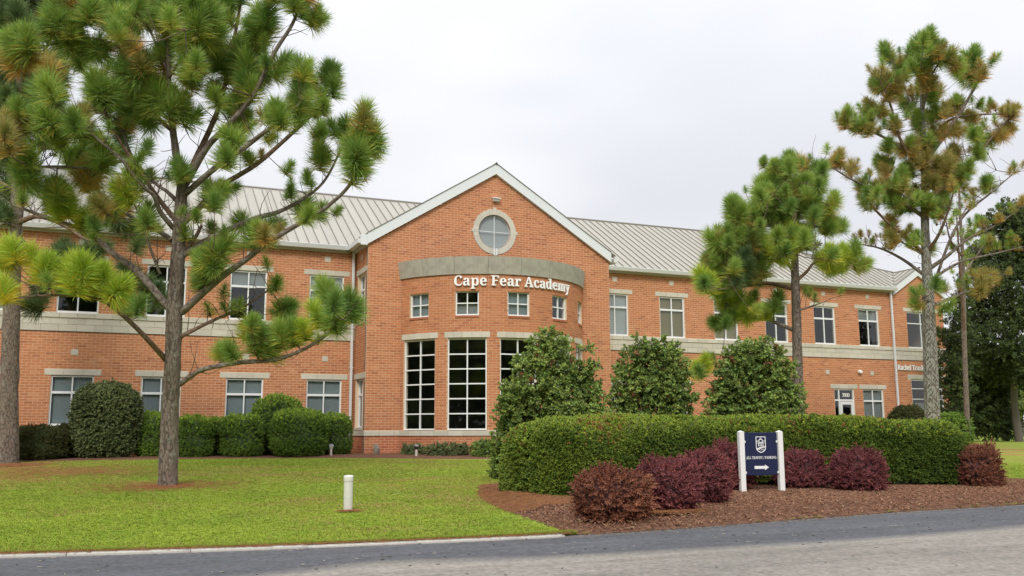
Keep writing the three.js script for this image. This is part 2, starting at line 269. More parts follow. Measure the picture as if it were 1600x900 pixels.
// a window: white frame with bars, one pane per light, blind or nothing behind
function makeWindow(x, z, turn, u0, u1, y0, y1, cols, rows, blind, o = {}) {
  const g = frameAt(o.name || 'window', x, 0, z, turn), F = [], f = o.f || 0.055, b = o.b || 0.05, zf = -0.06, d = 0.075;
  F.push(boxAB(u0, u0 + f, y0, y1, zf - d, zf), boxAB(u1 - f, u1, y0, y1, zf - d, zf), boxAB(u0 + f, u1 - f, y1 - f, y1, zf - d, zf), boxAB(u0 + f, u1 - f, y0, y0 + (o.bot || f), zf - d, zf + (o.bot ? 0.025 : 0)));
  const yb = [y0 + (o.bot || f), ...rows, y1 - f], xb = o.xs ? [u0 + f, ...o.xs, u1 - f] : Array.from({ length: cols + 1 }, (_, i) => lerp(u0 + f, u1 - f, i / cols));
  for (let i = 1; i < xb.length - 1; i++) F.push(boxAB(xb[i] - b / 2, xb[i] + b / 2, yb[0], yb[yb.length - 1], zf - d + 0.005, zf - 0.004));
  for (let j = 1; j < yb.length - 1; j++) { const t = o.thick || b; for (let i = 0; i < xb.length - 1; i++) F.push(boxAB(xb[i] + (i ? b / 2 : 0), xb[i + 1] - (i < xb.length - 2 ? b / 2 : 0), yb[j] - t / 2, yb[j] + t / 2, zf - d + 0.002, zf - 0.001)); }
  part('frame', mergeGeometries(F), whiteMat, g);
  for (let j = 0; j < yb.length - 1; j++) for (let i = 0; i < xb.length - 1; i++) {
    const p = part('pane', new THREE.PlaneGeometry(xb[i + 1] - xb[i], yb[j + 1] - yb[j]), glassMat, g);
    p.position.set((xb[i] + xb[i + 1]) / 2, (yb[j] + yb[j + 1]) / 2, zf - 0.045);
    p.rotation.set((stoneR() - 0.5) * 0.006, (stoneR() - 0.5) * 0.006, 0);
  }
  if (blind) for (const [mat, a, c] of blind) {
    const y2 = lerp(y0, y1, a), y3 = lerp(y0, y1, c), S = []; for (let y = y2; y < y3 - 0.02; y += 0.05) S.push(new THREE.BoxGeometry(u1 - u0 - 0.08, 0.056, 0.004).rotateX(0.35).translate((u0 + u1) / 2, y + 0.025, 0));
    part('blind', mergeGeometries(S), blindMats[mat], g).position.z = zf - d - 0.06;
  }
  return g;
}
function lintel(frame, u0, u1, y0, y1, n = 3) { for (let i = 0; i < n; i++) part('lintel_stone', rb((u1 - u0) / n - 0.008, y1 - y0 - 0.006, 0.15, lerp(u0, u1, (i + 0.5) / n), (y0 + y1) / 2, 0.012 - 0.075), stone(), frame); }
const wallsFrame = frameAt('stonework', 0, 0, 0, 0);
function bay3(ll, up, lo, openA, skipLow) {              // one window bay of a wing: lintels, sill, accent stones and both windows
  const a = ll + 0.235, b = a + 1.45, c = ll + 0.965;
  openA.push([ll, ll + 1.93, ULB - 0.01, ULT + 0.01, 1], [a, b, UF0 - 0.03, ULB]);
  lintel(wallsFrame, ll, ll + 1.93, ULB, ULT);
  makeWindow(0, 0, 0, a, b, SILLTOP + 0.003, ULB - 0.012, 2, [6.755], up, { thick: 0.09, bot: 0.075 });
  for (const y of [8.1, 3.88]) { openA.push([c - 0.125, c + 0.125, y - 0.12, y + 0.12, 1]); part('accent_stone', rb(0.235, 0.225, 0.14, c, y, 0.014 - 0.07), stone(), wallsFrame); }
  if (skipLow) return;
  openA.push([ll, ll + 1.93, LLB - 0.01, LLT + 0.01, 1], [a, b, LF0 - 0.14, LLB]);
  lintel(wallsFrame, ll, ll + 1.93, LLB, LLT);
  makeWindow(0, 0, 0, a, b, LF0, LLB - 0.012, 2, [2.37], lo, { thick: 0.09, bot: 0.075 });
  stoneRow(wallsFrame, a - 0.06, b + 0.06, LF0 - 0.13, LF0 - 0.005, 0.8, 0.03, 'sill_stone', 0.2); openA.push([a - 0.06, b + 0.06, LF0 - 0.14, LF0, 1]);
}
// west wing and east wing (one plane, behind the gable)
const WX0 = -13.2, EX1 = 43.45, opW = [], opE = [];
const full = m => [[m, 0, 1]];
[[-8.89, full('grey'), full('grey')], [-5.74, full('grey'), full('grey')], [-2.584, [['mid', 0.66, 1]], full('grey')], [0.538, null, full('grey')], [3.675, [['mid', 0.66, 1]], full('grey')], [6.877, full('light'), full('grey')]].forEach(a => bay3(a[0], a[1], a[2], opW));
[[20.83, full('light'), full('mid')], [24.07, full('olive'), full('mid')], [27.3, [['olive', 0, 1]], full('mid')], [30.5, null, full('mid')], [33.72, null, null, 1], [36.83, [['mid', 0.7, 1]], full('mid')]].forEach(a => bay3(a[0], a[1], a[2], opE, a[3]));
// street door beside the east window
opE.push([34.82, 36.69, LLB - 0.01, LLT + 0.01, 1], [35.06, 36.44, 0.02, LLB]); lintel(wallsFrame, 34.82, 36.69, LLB, LLT);
makeWindow(0, 0, 0, 35.06, 36.44, 0.03, LLB - 0.012, 2, [2.40], null, { name: 'entrance_surround', xs: [35.43], f: 0.06, b: 0.07, thick: 0.09 });
{
  const d = frameAt('entrance_door', 0, 0, 0, 0);
  part('leaf', mergeGeometries([boxAB(35.48, 35.62, 0.06, 2.33, -0.115, -0.05), boxAB(36.24, 36.37, 0.06, 2.33, -0.115, -0.05), boxAB(35.62, 36.24, 2.17, 2.33, -0.115, -0.05), boxAB(35.62, 36.24, 0.06, 0.32, -0.115, -0.05)]), whiteMat, d);
  part('handle', new THREE.CylinderGeometry(0.012, 0.012, 0.4, 10).translate(35.55, 1.05, -0.01), darkMetal, d);
}
// conference block at the east end: wide windows under a small gable
opE.push([40.38, 43.02, ULB - 0.01, ULT + 0.01, 1], [40.62, 42.8, UF0 - 0.03, ULB], [40.38, 43.24, LLB + 0.59, LLT + 0.62, 1], [40.62, 43.02, 1.0, LLB + 0.6]);
lintel(wallsFrame, 40.38, 43.02, ULB, ULT, 4); lintel(wallsFrame, 40.38, 43.24, LLB + 0.6, LLT + 0.61, 4);
makeWindow(0, 0, 0, 40.62, 42.8, SILLTOP + 0.003, ULB - 0.012, 2, [6.755], null, { thick: 0.05 });
makeWindow(0, 0, 0, 40.62, 43.02, 1.0, LLB + 0.588, 2, [2.5, 3.08], [['mid', 0, 0.5]], { thick: 0.05, f: 0.07 });
// stone band round both wings
opW.push([WX0, GX0, BANDBOT, SILLTOP, 1], [WX0, GX0, WT0, WT1, 1]); opE.push([GX1, EX1, BANDBOT, SILLTOP, 1], [GX1, EX1, WT0, WT1, 1]);
for (const [a, b] of [[WX0, GX0], [GX1, EX1]]) {
  stoneRow(wallsFrame, a, b, SILLBOT, SILLTOP, 0.61, 0.045, 'sill_course_stone', 0.2);
  stoneRow(wallsFrame, a, b, 4.92, SILLBOT - 0.012, 0.61, 0.012, 'band_stone', 0.14, 0.3); stoneRow(wallsFrame, a, b, BANDBOT + 0.012, 4.92, 0.61, 0.012, 'band_stone');
  stoneRow(wallsFrame, a, b, WT0, WT1, 0.62, 0.04, 'plinth_stone', 0.18);
}
part('band_edge_strip', mergeGeometries([boxAB(WX0, GX0, BANDBOT, BANDBOT + 0.012, -0.1, 0.03), boxAB(GX1, EX1, BANDBOT, BANDBOT + 0.012, -0.1, 0.03)]), darkMetal, school);  // thin dark strip along the bottom edge of the stone band
flatWall('wall', 0, 0, 0, WX0, GX0, -0.3, EAVE + 0.2, opW);
flatWall('wall', 0, 0, 0, GX1, EX1, -0.3, EAVE + 0.2, opE);
const G2A = 39.7, G2M = (G2A + EX1) / 2;
{ // small gable brickwork above the east end eave
  const sh = new THREE.Shape(); sh.moveTo(G2A, EAVE + 0.2); sh.lineTo(EX1, EAVE + 0.2); sh.lineTo(G2M, EAVE + 0.2 + SL * (EX1 - G2A) / 2 - 0.12); sh.lineTo(G2A, EAVE + 0.2);
  const w = part('wall', new THREE.ExtrudeGeometry(sh, { depth: 0.24, bevelEnabled: false }).translate(0, 0, -0.246), mortarMat, school);
  courses(EAVE + 0.22, 9.7, [], y => { const hw = Math.max(0, (9.62 - y) / SL + 0.05); return [Math.max(G2A, G2M - hw), Math.min(EX1, G2M + hw)]; }, (a, b, y) => addBrick(w, V((a + b) / 2, y, -0.025), 0, b - a, y));
  flatWall('wall', EX1, 0, Math.PI / 2, 0.06, 11, -0.3, EAVE + 0.2, []);
}
// gable block: side returns and front
const opR = [[0.1, 1.88, ULB - 0.01, ULT + 0.01, 1], [0.32, 1.62, UF0 - 0.12, ULB], [0.1, 1.88, LLB - 0.01, LLT + 0.01, 1], [0.32, 1.62, WT1 + 0.1, LLB], [0, 2, WT0, WT1, 1], [0.86, 1.09, 7.98, 8.22, 1]];
flatWall('wall', GX0, 0, -Math.PI / 2, 0, 1.948, -0.3, EAVE + 0.2, opR);
{
  const fr = frameAt('stonework', GX0, 0, 0, -Math.PI / 2);
  lintel(fr, 0.1, 1.88, ULB, ULT); lintel(fr, 0.1, 1.88, LLB, LLT); stoneRow(fr, 0.04, 1.97, WT0, WT1, 0.62, 0.04, 'plinth_stone', 0.18); part('accent_stone', rb(0.225, 0.225, 0.14, 0.975, 8.1, -0.056), stone(), fr);
  stoneRow(fr, 0.26, 1.68, UF0 - 0.12, UF0 + 0.01, 0.7, 0.03, 'sill_stone', 0.2); stoneRow(fr, 0.26, 1.68, WT1 + 0.02, WT1 + 0.13, 0.7, 0.03, 'sill_stone', 0.2);
  makeWindow(GX0 + 0.08, 0, -Math.PI / 2, 0.32, 1.62, UF0 + 0.015, ULB - 0.01, 2, [6.755], full('grey'), { thick: 0.09 });
  makeWindow(GX0 + 0.08, 0, -Math.PI / 2, 0.32, 1.62, WT1 + 0.135, LLB - 0.01, 2, [2.37], full('grey'), { thick: 0.09 });
}
const APEX = 12.06, GE = 8.43;
{ // gable front with the round window cut out
  const hw = BR * Math.sin(67.5 * Math.PI / 180), ocx = 14.69, ocy = 9.46, ocr = 1.0;
  const sh = new THREE.Shape(); sh.moveTo(GX0, -0.3); sh.lineTo(BX - hw, -0.3); sh.lineTo(BX - hw, 7.2); sh.lineTo(BX + hw, 7.2); sh.lineTo(BX + hw, -0.3); sh.lineTo(GX1, -0.3); sh.lineTo(GX1, GE); sh.lineTo(GM, APEX); sh.lineTo(GX0, GE); sh.lineTo(GX0, -0.3);
  const ho = new THREE.Path(); ho.absarc(ocx, ocy, 0.76, 0, Math.PI * 2, true); sh.holes.push(ho);
  const w = part('wall', new THREE.ExtrudeGeometry(sh, { depth: 0.24, bevelEnabled: false, curveSegments: 32 }).translate(0, 0, zB - 0.246), mortarMat, school);
  const op = []; op.push([BX - hw, BX + hw, -1, 7.2], [GX0, GX1, WT0, WT1]);
  for (let y = ocy - ocr; y < ocy + ocr; y += BH / 2) { const q = Math.sqrt(Math.max(0, ocr * ocr - (y + BH / 4 - ocy) ** 2)); op.push([ocx - q, ocx + q, y, y + BH / 2]); }
  courses(-0.3, APEX, op, y => { const q = y < GE ? (GX1 - GX0) / 2 : Math.max(0, (APEX - y) / SL - 0.02); return [GM - q, GM + q]; }, (a, b, y) => addBrick(w, V((a + b) / 2, y, zB - 0.025), 0, b - a, y));
  const fr = frameAt('stonework', 0, 0, zB, 0);
  stoneRow(fr, GX0 - 0.035, BX - hw, WT0, WT1, 0.62, 0.04, 'plinth_stone', 0.18); stoneRow(fr, BX + hw, GX1, WT0, WT1, 0.62, 0.04, 'plinth_stone', 0.18);
  // ring of cut stones round the window, four of them longer keystones
  const nst = 12; for (let i = 0; i < nst; i++) {
    const a0 = (i - 0.5) / nst * 2 * Math.PI + 0.006, a1 = (i + 0.5) / nst * 2 * Math.PI - 0.006, s = new THREE.Shape();
    s.absarc(0, 0, 1.0, a0, a1, false); s.absarc(0, 0, 0.765, a1, a0, true);
    part('ring_stone', new THREE.ExtrudeGeometry(s, { depth: 0.1, bevelEnabled: true, bevelSize: 0.005, bevelThickness: 0.005, bevelSegments: 1, curveSegments: 6 }).translate(ocx, ocy, -0.08), stone(), fr);
  }
  for (let i = 0; i < 4; i++) { const a = i * Math.PI / 2; part('key_stone', rb(i % 2 ? 0.15 : 0.33, i % 2 ? 0.33 : 0.15, 0.12, ocx + Math.cos(a) * 0.92, ocy + Math.sin(a) * 0.92, -0.03), stone(), fr); }
  const g = frameAt('round_window', ocx, ocy, zB, 0), tor = new THREE.Shape(); tor.absarc(0, 0, 0.775, 0, 6.2832, false); const hh = new THREE.Path(); hh.absarc(0, 0, 0.715, 0, 6.2832, true); tor.holes.push(hh);
  part('frame', mergeGeometries([new THREE.ExtrudeGeometry(tor, { depth: 0.07, bevelEnabled: false, curveSegments: 32 }).translate(0, 0, -0.1), box(0.022, 1.43, 0.03, 0, 0, -0.06).toNonIndexed(), box(1.43, 0.022, 0.024, 0, 0, -0.06).toNonIndexed()]), whiteMat, g);
  for (let i = 0; i < 4; i++) part('pane', new THREE.CircleGeometry(0.72, 12, i * Math.PI / 2, Math.PI / 2).translate(0, 0, -0.07), glassMat, g);
  part('blind', new THREE.CircleGeometry(0.76, 40).translate(0, 0, -0.16), blindMats.mid, g);
  const pipe = part('vent_pipe', mergeGeometries([box(0.05, 0.3, 0.05, -0.05, 0, 0), box(0.05, 0.3, 0.05, 0.07, 0, 0)]), whiteMat, school); pipe.position.set(ocx, 8.56, zB + 0.06);
  const lg = frameAt('wall_light', 14.72, 10.86, zB, 0);
  part('housing', new RoundedBoxGeometry(0.3, 0.16, 0.2, 3, 0.05).translate(0, 0.02, 0.1), whiteMat, lg); part('hood', new RoundedBoxGeometry(0.36, 0.05, 0.28, 2, 0.02).rotateX(0.25).translate(0, 0.09, 0.14), whiteMat, lg);
}
// curved bay
const D2R = Math.PI / 180, TM = 67.5;
function arcBox(r0, r1, t0, t1, y0, y1, n = 8) {           // a block bent round the bay axis, angles in degrees from straight ahead
  const P = [], I = [], U = []; const row = i => { const t = lerp(t0, t1, i / n) * D2R, s = Math.sin(t), c = Math.cos(t); return [[r1 * s, y0, r1 * c], [r1 * s, y1, r1 * c], [r0 * s, y1, r0 * c], [r0 * s, y0, r0 * c]]; };
  const quad = (a, b, c, d, u) => { const k = P.length / 3; for (const q of [a, b, c, d]) P.push(...q); U.push(...u); I.push(k, k + 1, k + 2, k, k + 2, k + 3); };
  for (let i = 0; i < n; i++) { const a = row(i), b = row(i + 1), u0 = lerp(t0, t1, i / n) * D2R * r1, u1 = lerp(t0, t1, (i + 1) / n) * D2R * r1; for (let k = 0; k < 4; k++) { const m = (k + 1) % 4; quad(a[k], b[k], b[m], a[m], k === 0 ? [u0, y0, u1, y0, u1, y1, u0, y1] : [u0, 0, u1, 0, u1, 0.2, u0, 0.2]); } }
  const a = row(0), b = row(n); quad(a[0], a[1], a[2], a[3], [0, 0, 0, 1, 1, 1, 1, 0]); quad(b[3], b[2], b[1], b[0], [0, 0, 0, 1, 1, 1, 1, 0]);
  return geoOf(P, I, U);
}
{
  const cen = [-55, -28.2, -1.4, 25.4, 52.2], LW = 10, SW = 6.0, LY0 = 0.905, LY1 = 4.545, SY0 = 5.44, SY1 = 6.425;
  const bayG = frameAt('wall', BX, 0, BZ, 0), rot = t => t * D2R;
  const solid = [], ri = BR - 0.24, ro = BR - 0.007;
  // mortar body: full rings above and below, piers between the openings
  solid.push(arcBox(ri, ro, -TM, TM, -0.3, LY0 - 0.012, 40), arcBox(ri, ro, -TM, TM, LY1 + 0.005, SY0 - 0.005, 40), arcBox(ri, ro, -TM, TM, SY1 + 0.005, 7.3, 40));
  const piers = (hw, y0, y1) => { let a = -TM; for (const c of cen) { solid.push(arcBox(ri, ro, a, c - hw, y0, y1, 4)); a = c + hw; } solid.push(arcBox(ri, ro, a, TM, y0, y1, 4)); };
  piers(LW, LY0 - 0.012, LY1 + 0.005); piers(SW, SY0 - 0.005, SY1 + 0.005);
  const wall = part('curved_wall', mergeGeometries(solid), mortarMat, school); wall.position.set(BX, 0, BZ); school.remove(bayG);
  const op = [[-TM, TM, WT0, WT1]]; for (const c of cen) op.push([c - LW, c + LW, LY0 - 0.03, LY1 + 0.24], [c - LW - 1.6, c + LW + 1.6, LY1, LY1 + 0.245], [c - SW, c + SW, SY0 - 0.1, SY1]);
  const k = BR * D2R;
  courses(-0.3, 7.15, op.map(([a, b, c, d]) => [a * k, b * k, c, d]), () => [-TM * k, TM * k], (a, b, y) => { const t = (a + b) / 2 / BR; addBrick(wall, V(BX + Math.sin(t) * (BR - 0.025), y, BZ + Math.cos(t) * (BR - 0.025)), t, b - a, y); });
  const fr = frameAt('stonework', BX, 0, BZ, 0);
  for (const c of cen) {
    for (let i = 0; i < 5; i++) { const w = 2 * (LW + 1.6) / 5, a = c - LW - 1.6 + i * w; part('lintel_stone', arcBox(BR - 0.15, BR + 0.02, Math.max(-TM, a + 0.05), Math.min(TM, a + w - 0.05), LY1 + 0.008, LY1 + 0.235, 3), stone(), fr); }
    for (let i = 0; i < 8; i++) { const w = 2 * SW / 8, a = c - SW + i * w; part('sill_brick', arcBox(BR - 0.16, BR + 0.03, a + 0.06, a + w - 0.06, SY0 - 0.095, SY0 - 0.008, 2), brickSill(), fr); }
    const place = (hw, y0, y1, cols, rows, blind, o) => { const half = (BR - 0.02) * Math.sin(hw * D2R), ap = (BR - 0.02) * Math.cos(hw * D2R), t = c * D2R; return makeWindow(BX + Math.sin(t) * ap, BZ + Math.cos(t) * ap, t, -half, half, y0, y1, cols, rows, blind, o); };
    place(LW, LY0 + 0.01, LY1 - 0.012, 2, [1, 2, 3, 4, 5].map(i => lerp(LY0 + 0.06, LY1 - 0.06, i / 6)), null, { f: 0.055, b: 0.05 });
    place(SW, SY0, SY1, 2, [(SY0 + SY1) / 2], c < -40 || c === -1.4 ? full('grey') : c < 0 ? [['mid', 0, 0.45]] : null, { f: 0.055, b: 0.045 });
  }
  for (let a = -TM; a < TM - 1; a += 7.5) part('plinth_stone', arcBox(BR - 0.15, BR + 0.045, a + 0.05, Math.min(TM, a + 7.5) - 0.05, WT0 + 0.004, WT1 - 0.004, 3), stone(), fr);
  // weathered cornice in curved lengths, leaning out a little
  for (let a = -TM - 1.2, i = 0; a < TM + 1; a += 17.05, i++) {
    const g = arcBox(BR - 0.3, BR + 0.07, a + 0.07, a + 16.98, 7.095, 7.80, 6), p = g.attributes.position; for (let q = 0; q < p.count; q++) if (p.getY(q) > 7.5) { const x = p.getX(q), z = p.getZ(q), r = Math.hypot(x, z); if (r > BR) { p.setX(q, x * (r + 0.09) / r); p.setZ(q, z * (r + 0.09) / r); } }
    const u = g.attributes.uv; for (let q = 0; q < u.count; q++) u.setXY(q, u.getX(q) * 0.4 + i * 0.37, u.getY(q) * 0.5); g.computeVertexNormals();
    part('cornice_stone', g, corniceMat, fr);
  }
  part('bay_roof', new THREE.CylinderGeometry(BR - 0.2, BR - 0.2, 0.06, 48, 1, false, -TM * D2R, 2 * TM * D2R).translate(BX, 7.5, BZ), darkMetal, school);
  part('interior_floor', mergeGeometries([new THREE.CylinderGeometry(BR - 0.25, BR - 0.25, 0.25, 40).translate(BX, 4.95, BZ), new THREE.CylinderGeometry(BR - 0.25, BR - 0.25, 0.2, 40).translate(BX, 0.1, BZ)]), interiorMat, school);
}
function brickSill() { brickSill.m = brickSill.m || std(lin(0.43, 0.148, 0.072), 0.9, { map: brickMap }); return brickSill.m; }
// rooms behind the glass
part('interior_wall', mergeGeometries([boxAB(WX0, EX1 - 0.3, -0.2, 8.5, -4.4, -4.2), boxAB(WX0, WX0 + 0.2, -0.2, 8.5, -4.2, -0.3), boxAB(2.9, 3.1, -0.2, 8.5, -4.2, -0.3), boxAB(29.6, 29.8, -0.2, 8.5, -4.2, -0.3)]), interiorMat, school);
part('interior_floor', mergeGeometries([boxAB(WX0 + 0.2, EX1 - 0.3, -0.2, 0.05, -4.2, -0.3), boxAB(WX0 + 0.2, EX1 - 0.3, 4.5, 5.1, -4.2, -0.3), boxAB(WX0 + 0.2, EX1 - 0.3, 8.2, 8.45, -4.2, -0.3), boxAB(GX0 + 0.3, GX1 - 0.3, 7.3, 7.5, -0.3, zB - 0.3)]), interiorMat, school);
console.log('walls');
// ------------------------------------------------------------------ roofs
const GZ = 0.42, GY = 8.66, RZ = -5.5, RY = GY + SL * (GZ - RZ), slopeAng = Math.atan(SL), PW = 0.42;
function roofPanel(parent, i, x, z, y, turn, len, w = PW) {  // one standing-seam sheet, its lower edge at x, y, z, running up the slope
  const key = len.toFixed(3) + w.toFixed(3); roofPanel.c = roofPanel.c || {};
  const C = roofPanel.c[key] = roofPanel.c[key] || (() => { const g = boxAB(-w / 2, w / 2 - 0.004, -0.012, 0, -len, 0); const u = g.attributes.uv, p = g.attributes.position; for (let k = 0; k < u.count; k++) u.setXY(k, p.getX(k) * 0.7, p.getZ(k) * 0.12); return [g, boxAB(-w / 2 - 0.012, -w / 2 + 0.014, 0.001, 0.04, -len, 0.01)]; })();
  const m = part('roof_panel', C[0], roofMats[(i * 7 + (i >> 2)) % 3], parent); m.position.set(x, y, z); m.rotation.set(0, turn, 0); m.rotation.order = 'YXZ'; m.rotation.x = slopeAng;
  part('seam', C[1], seamMat, m);
}
const roof = new THREE.Group(); roof.name = 'roof'; school.add(roof);
const hipX0 = 30.7, Qx = G2M, Qz = -1.68;
{
  let i = 0; const gRidge = APEX + 0.44;
  for (let x = WX0 + PW / 2; x < 42.2; x += PW, i++) {
    let z0 = GZ - 0.02, z1 = RZ;
    const d = Math.abs(x - GM), yg = gRidge - SL * d; if (yg > GY) z0 = GZ - (yg - GY) / SL + 0.25;
    if (x > hipX0) z1 = lerp(RZ, Qz, (x - hipX0) / (Qx - hipX0));
    if (x > G2A - 0.3) z0 = Math.min(z0, GZ - (x - G2A + 0.3));
    if (z0 - z1 < 0.1) continue;
    roofPanel(roof, i, x, z0, GY + SL * (GZ - z0), 0, (z0 - z1) / Math.cos(slopeAng));
  }
  // gable roof slopes and the small east gable
  for (const [gm, hw, ez, bz, ay] of [[GM, (GX1 - GX0) / 2 + 0.3, zB + 0.1, -5.4, APEX + 0.435], [G2M, (EX1 - G2A) / 2 + 0.2, 0.1, -6, 9.95]]) for (const s of [-1, 1]) for (let z = ez - PW / 2, k = 0; z > bz; z -= PW, k++) {
    if (gm === G2M && s < 0 && GZ - (ay - GY) / SL > z) continue;
    let st = hw; const yv = GY + SL * (GZ - z); if (yv > GY) st = Math.min(hw, (ay - yv) / SL + 0.3); if (gm === G2M && s > 0) st = hw; if (st < 0.1) continue;
    roofPanel(roof, k, gm + s * st, z, ay - SL * st, s * Math.PI / 2, st / Math.cos(slopeAng));
  }
  // rear slopes close the roof; ridge cap on top
  const P = [], I = []; const tri = (...q) => { const k = P.length / 3; for (const v of q) P.push(...v); for (let j = 1; j < q.length - 1; j++) I.push(k, k + j, k + j + 1); };
  tri([WX0, RY - 0.01, RZ], [hipX0, RY - 0.01, RZ], [hipX0, GY, -11.4], [WX0, GY, -11.4]); tri([hipX0, RY - 0.01, RZ], [Qx, GY + SL * (GZ - Qz) - 0.02, Qz], [EX1 + 0.3, GY - 0.1, -6], [EX1 + 0.3, GY - 0.1, -11.4], [hipX0, GY, -11.4]);
  part('rear_slope', geoOf(P, I, P.filter((_, k) => k % 3 < 2)), roofMats[0], roof);
  const cap = (a, b, r = 0.07) => part('ridge_cap', tube([a, lerpV(a, b, 0.5), b], [r, r], 6, 0, 2), seamMat, roof);
  cap(V(WX0, RY + 0.0, RZ), V(hipX0, RY + 0.0, RZ)); cap(V(hipX0, RY, RZ), V(Qx, GY + SL * (GZ - Qz), Qz), 0.06); cap(V(GM, APEX + 0.45, zB + 0.2), V(GM, APEX + 0.45, -5), 0.05); cap(V(G2M, 9.95, 0.3), V(G2M, 9.95, -1.9), 0.05);
  // rear and side walls so that the block is closed
  part('wall', mergeGeometries([boxAB(WX0, EX1, -0.3, GY, -11.3, -11.05), boxAB(WX0 - 0.02, WX0 + 0.2, -0.3, GY, -11.05, -0.26), boxAB(GX1 - 0.25, GX1 - 0.002, -0.3, EAVE + 0.2, -0.2, zB - 0.26)]), mortarMat, school);
}
function lerpV(a, b, t) { return a.clone().lerp(b, t); }
// eaves: gutter over a frieze board, with a thin metal edge
function eave(x0, x1) {
  const sh = new THREE.Shape([[0.16, 8.49], [0.16, 8.67], [0.20, 8.655], [0.41, 8.655], [0.44, 8.675], [0.46, 8.66], [0.44, 8.60], [0.40, 8.49]].map(p => new THREE.Vector2(-p[0], p[1])));
  const g = new THREE.ExtrudeGeometry(sh, { depth: x1 - x0, bevelEnabled: false }); g.rotateY(Math.PI / 2); g.translate(x0, 0, 0);
  part('gutter', g, gutterMat, school).material.side = THREE.DoubleSide;
  part('frieze_board', boxAB(x0, x1, 8.405, 8.6, 0.005, 0.15), friezeMat, school); 
}
eave(WX0, GX0 - 0.36); eave(GX1 + 0.36, G2A - 0.05);
{ // the gutter turns the corner and runs along the side of the gable block
  const g = boxAB(GX0 - 0.46, GX0 - 0.22, 8.49, 8.67, -0.1, zB + 0.12), f = boxAB(GX0 - 0.18, GX0 - 0.004, 8.40, 8.6, 0.005, zB - 0.03);
  part('gutter', g, gutterMat, school); part('frieze_board', f, friezeMat, school); part('soffit', boxAB(GX0 - 0.22, GX0, 8.52, 8.56, 0.15, zB + 0.1), friezeMat, school);
  part('gutter', boxAB(GX1 + 0.22, GX1 + 0.42, 8.49, 8.67, 0.3, zB + 0.1), gutterMat, school);
}
// raking boards of both gables
function rake(gm, hw, e, a, z, t, d) {
  const e0 = a - SL * hw, s = new THREE.Shape(); s.moveTo(gm - hw, e0); s.lineTo(gm, a); s.lineTo(gm + hw, e0); s.lineTo(gm + hw, e0 + t); s.lineTo(gm, a + t); s.lineTo(gm - hw, e0 + t); s.closePath();
  part('rake_board', new THREE.ExtrudeGeometry(s, { depth: d, bevelEnabled: false }).translate(0, 0, z), trimMat, school);
  for (const q of [-1, 1]) { const L = Math.hypot(hw, SL * hw); const b = part('drip_edge', box(L, 0.03, d + 0.06), seamMat, school); b.position.set(gm + q * hw / 2, (a + e0) / 2 + t + 0.018, z + d / 2); b.rotation.z = -q * Math.atan(SL); }
}
rake(GM, (GX1 - GX0) / 2 + 0.06, 8.425, APEX - 0.02, zB - 0.05, 0.46, 0.2);
rake(G2M, (EX1 - G2A) / 2 + 0.1, 8.42, 9.52, -0.04, 0.42, 0.18);
part('fascia_return', boxAB(GX0 - 0.34, GX0 - 0.062, 8.43, 8.86, zB - 0.04, zB + 0.13), trimMat, school);
for (const x of [8.93, 39.42]) {                                                                       // downspouts with straps
  const g = frameAt('downspout', x, 0, 0.09, 0);
  part('pipe', new RoundedBoxGeometry(0.11, 8.45, 0.11, 2, 0.02).translate(0, 4.25, 0.02), gutterMat, g);
  for (const y of [0.35, 3.5, 6.2]) part('strap', boxAB(-0.075, 0.075, y, y + 0.05, -0.08, 0.08), gutterMat, g);
}
{ const d = frameAt('wall_camera', 36.86, 3.93, 0, 0); part('mount', boxAB(-0.08, 0.08, -0.06, 0.1, 0.005, 0.06), whiteMat, d); part('dome', new THREE.SphereGeometry(0.1, 14, 10).translate(0, -0.02, 0.14), whiteMat, d); }
// bricks: those that show largest are pieces of their own, the rest real bricks in one field per wall
{
  const nrm = V(0, 0, 1), sc = allBricks.map((b, i) => { nrm.set(Math.sin(b.turn), 0, Math.cos(b.turn)); const d = b.p.clone().sub(EYE), L = d.length(), dep = d.dot(FWD), px = 800 + FOC * d.dot(RGT) / dep, py = 450 - FOC * d.dot(UPV) / dep; const vis = px > 20 && px < 940 && py > 0 && py < 700 && b.len > 0.25; return [vis ? -nrm.dot(d) / L / (L * L) * b.len : 0, i]; }).sort((a, b) => b[0] - a[0]);
  const big = new Set(sc.slice(0, 300).map(q => q[1])), fields = new Map(), matC = {};
  allBricks.forEach((b, i) => {
    b.wall.updateMatrix(); const inv = b.wall.matrix.clone().invert(), m = inv.multiply(b.m);
    if (big.has(i)) { const k = Math.floor(brr() * 6); matC[k] = matC[k] || std([lin(0.45, 0.16, 0.07), lin(0.57, 0.24, 0.11), lin(0.53, 0.207, 0.088), lin(0.51, 0.197, 0.083), lin(0.54, 0.215, 0.092), lin(0.50, 0.19, 0.08)][k], 0.88, { map: brickMap, bumpMap: brickMap, bumpScale: 0.003 }); const o = part('brick', brickGeo, matC[k], b.wall); m.decompose(o.position, o.quaternion, o.scale); }
    else { if (!fields.has(b.wall)) fields.set(b.wall, [[], []]); const f = fields.get(b.wall); f[0].push(m); f[1].push(b.c); }
  });
  for (const [w, [ms, cs]] of fields) instanced('brickwork', brickGeo, brickMat, ms, cs, w);
  console.log('bricks', allBricks.length);
}
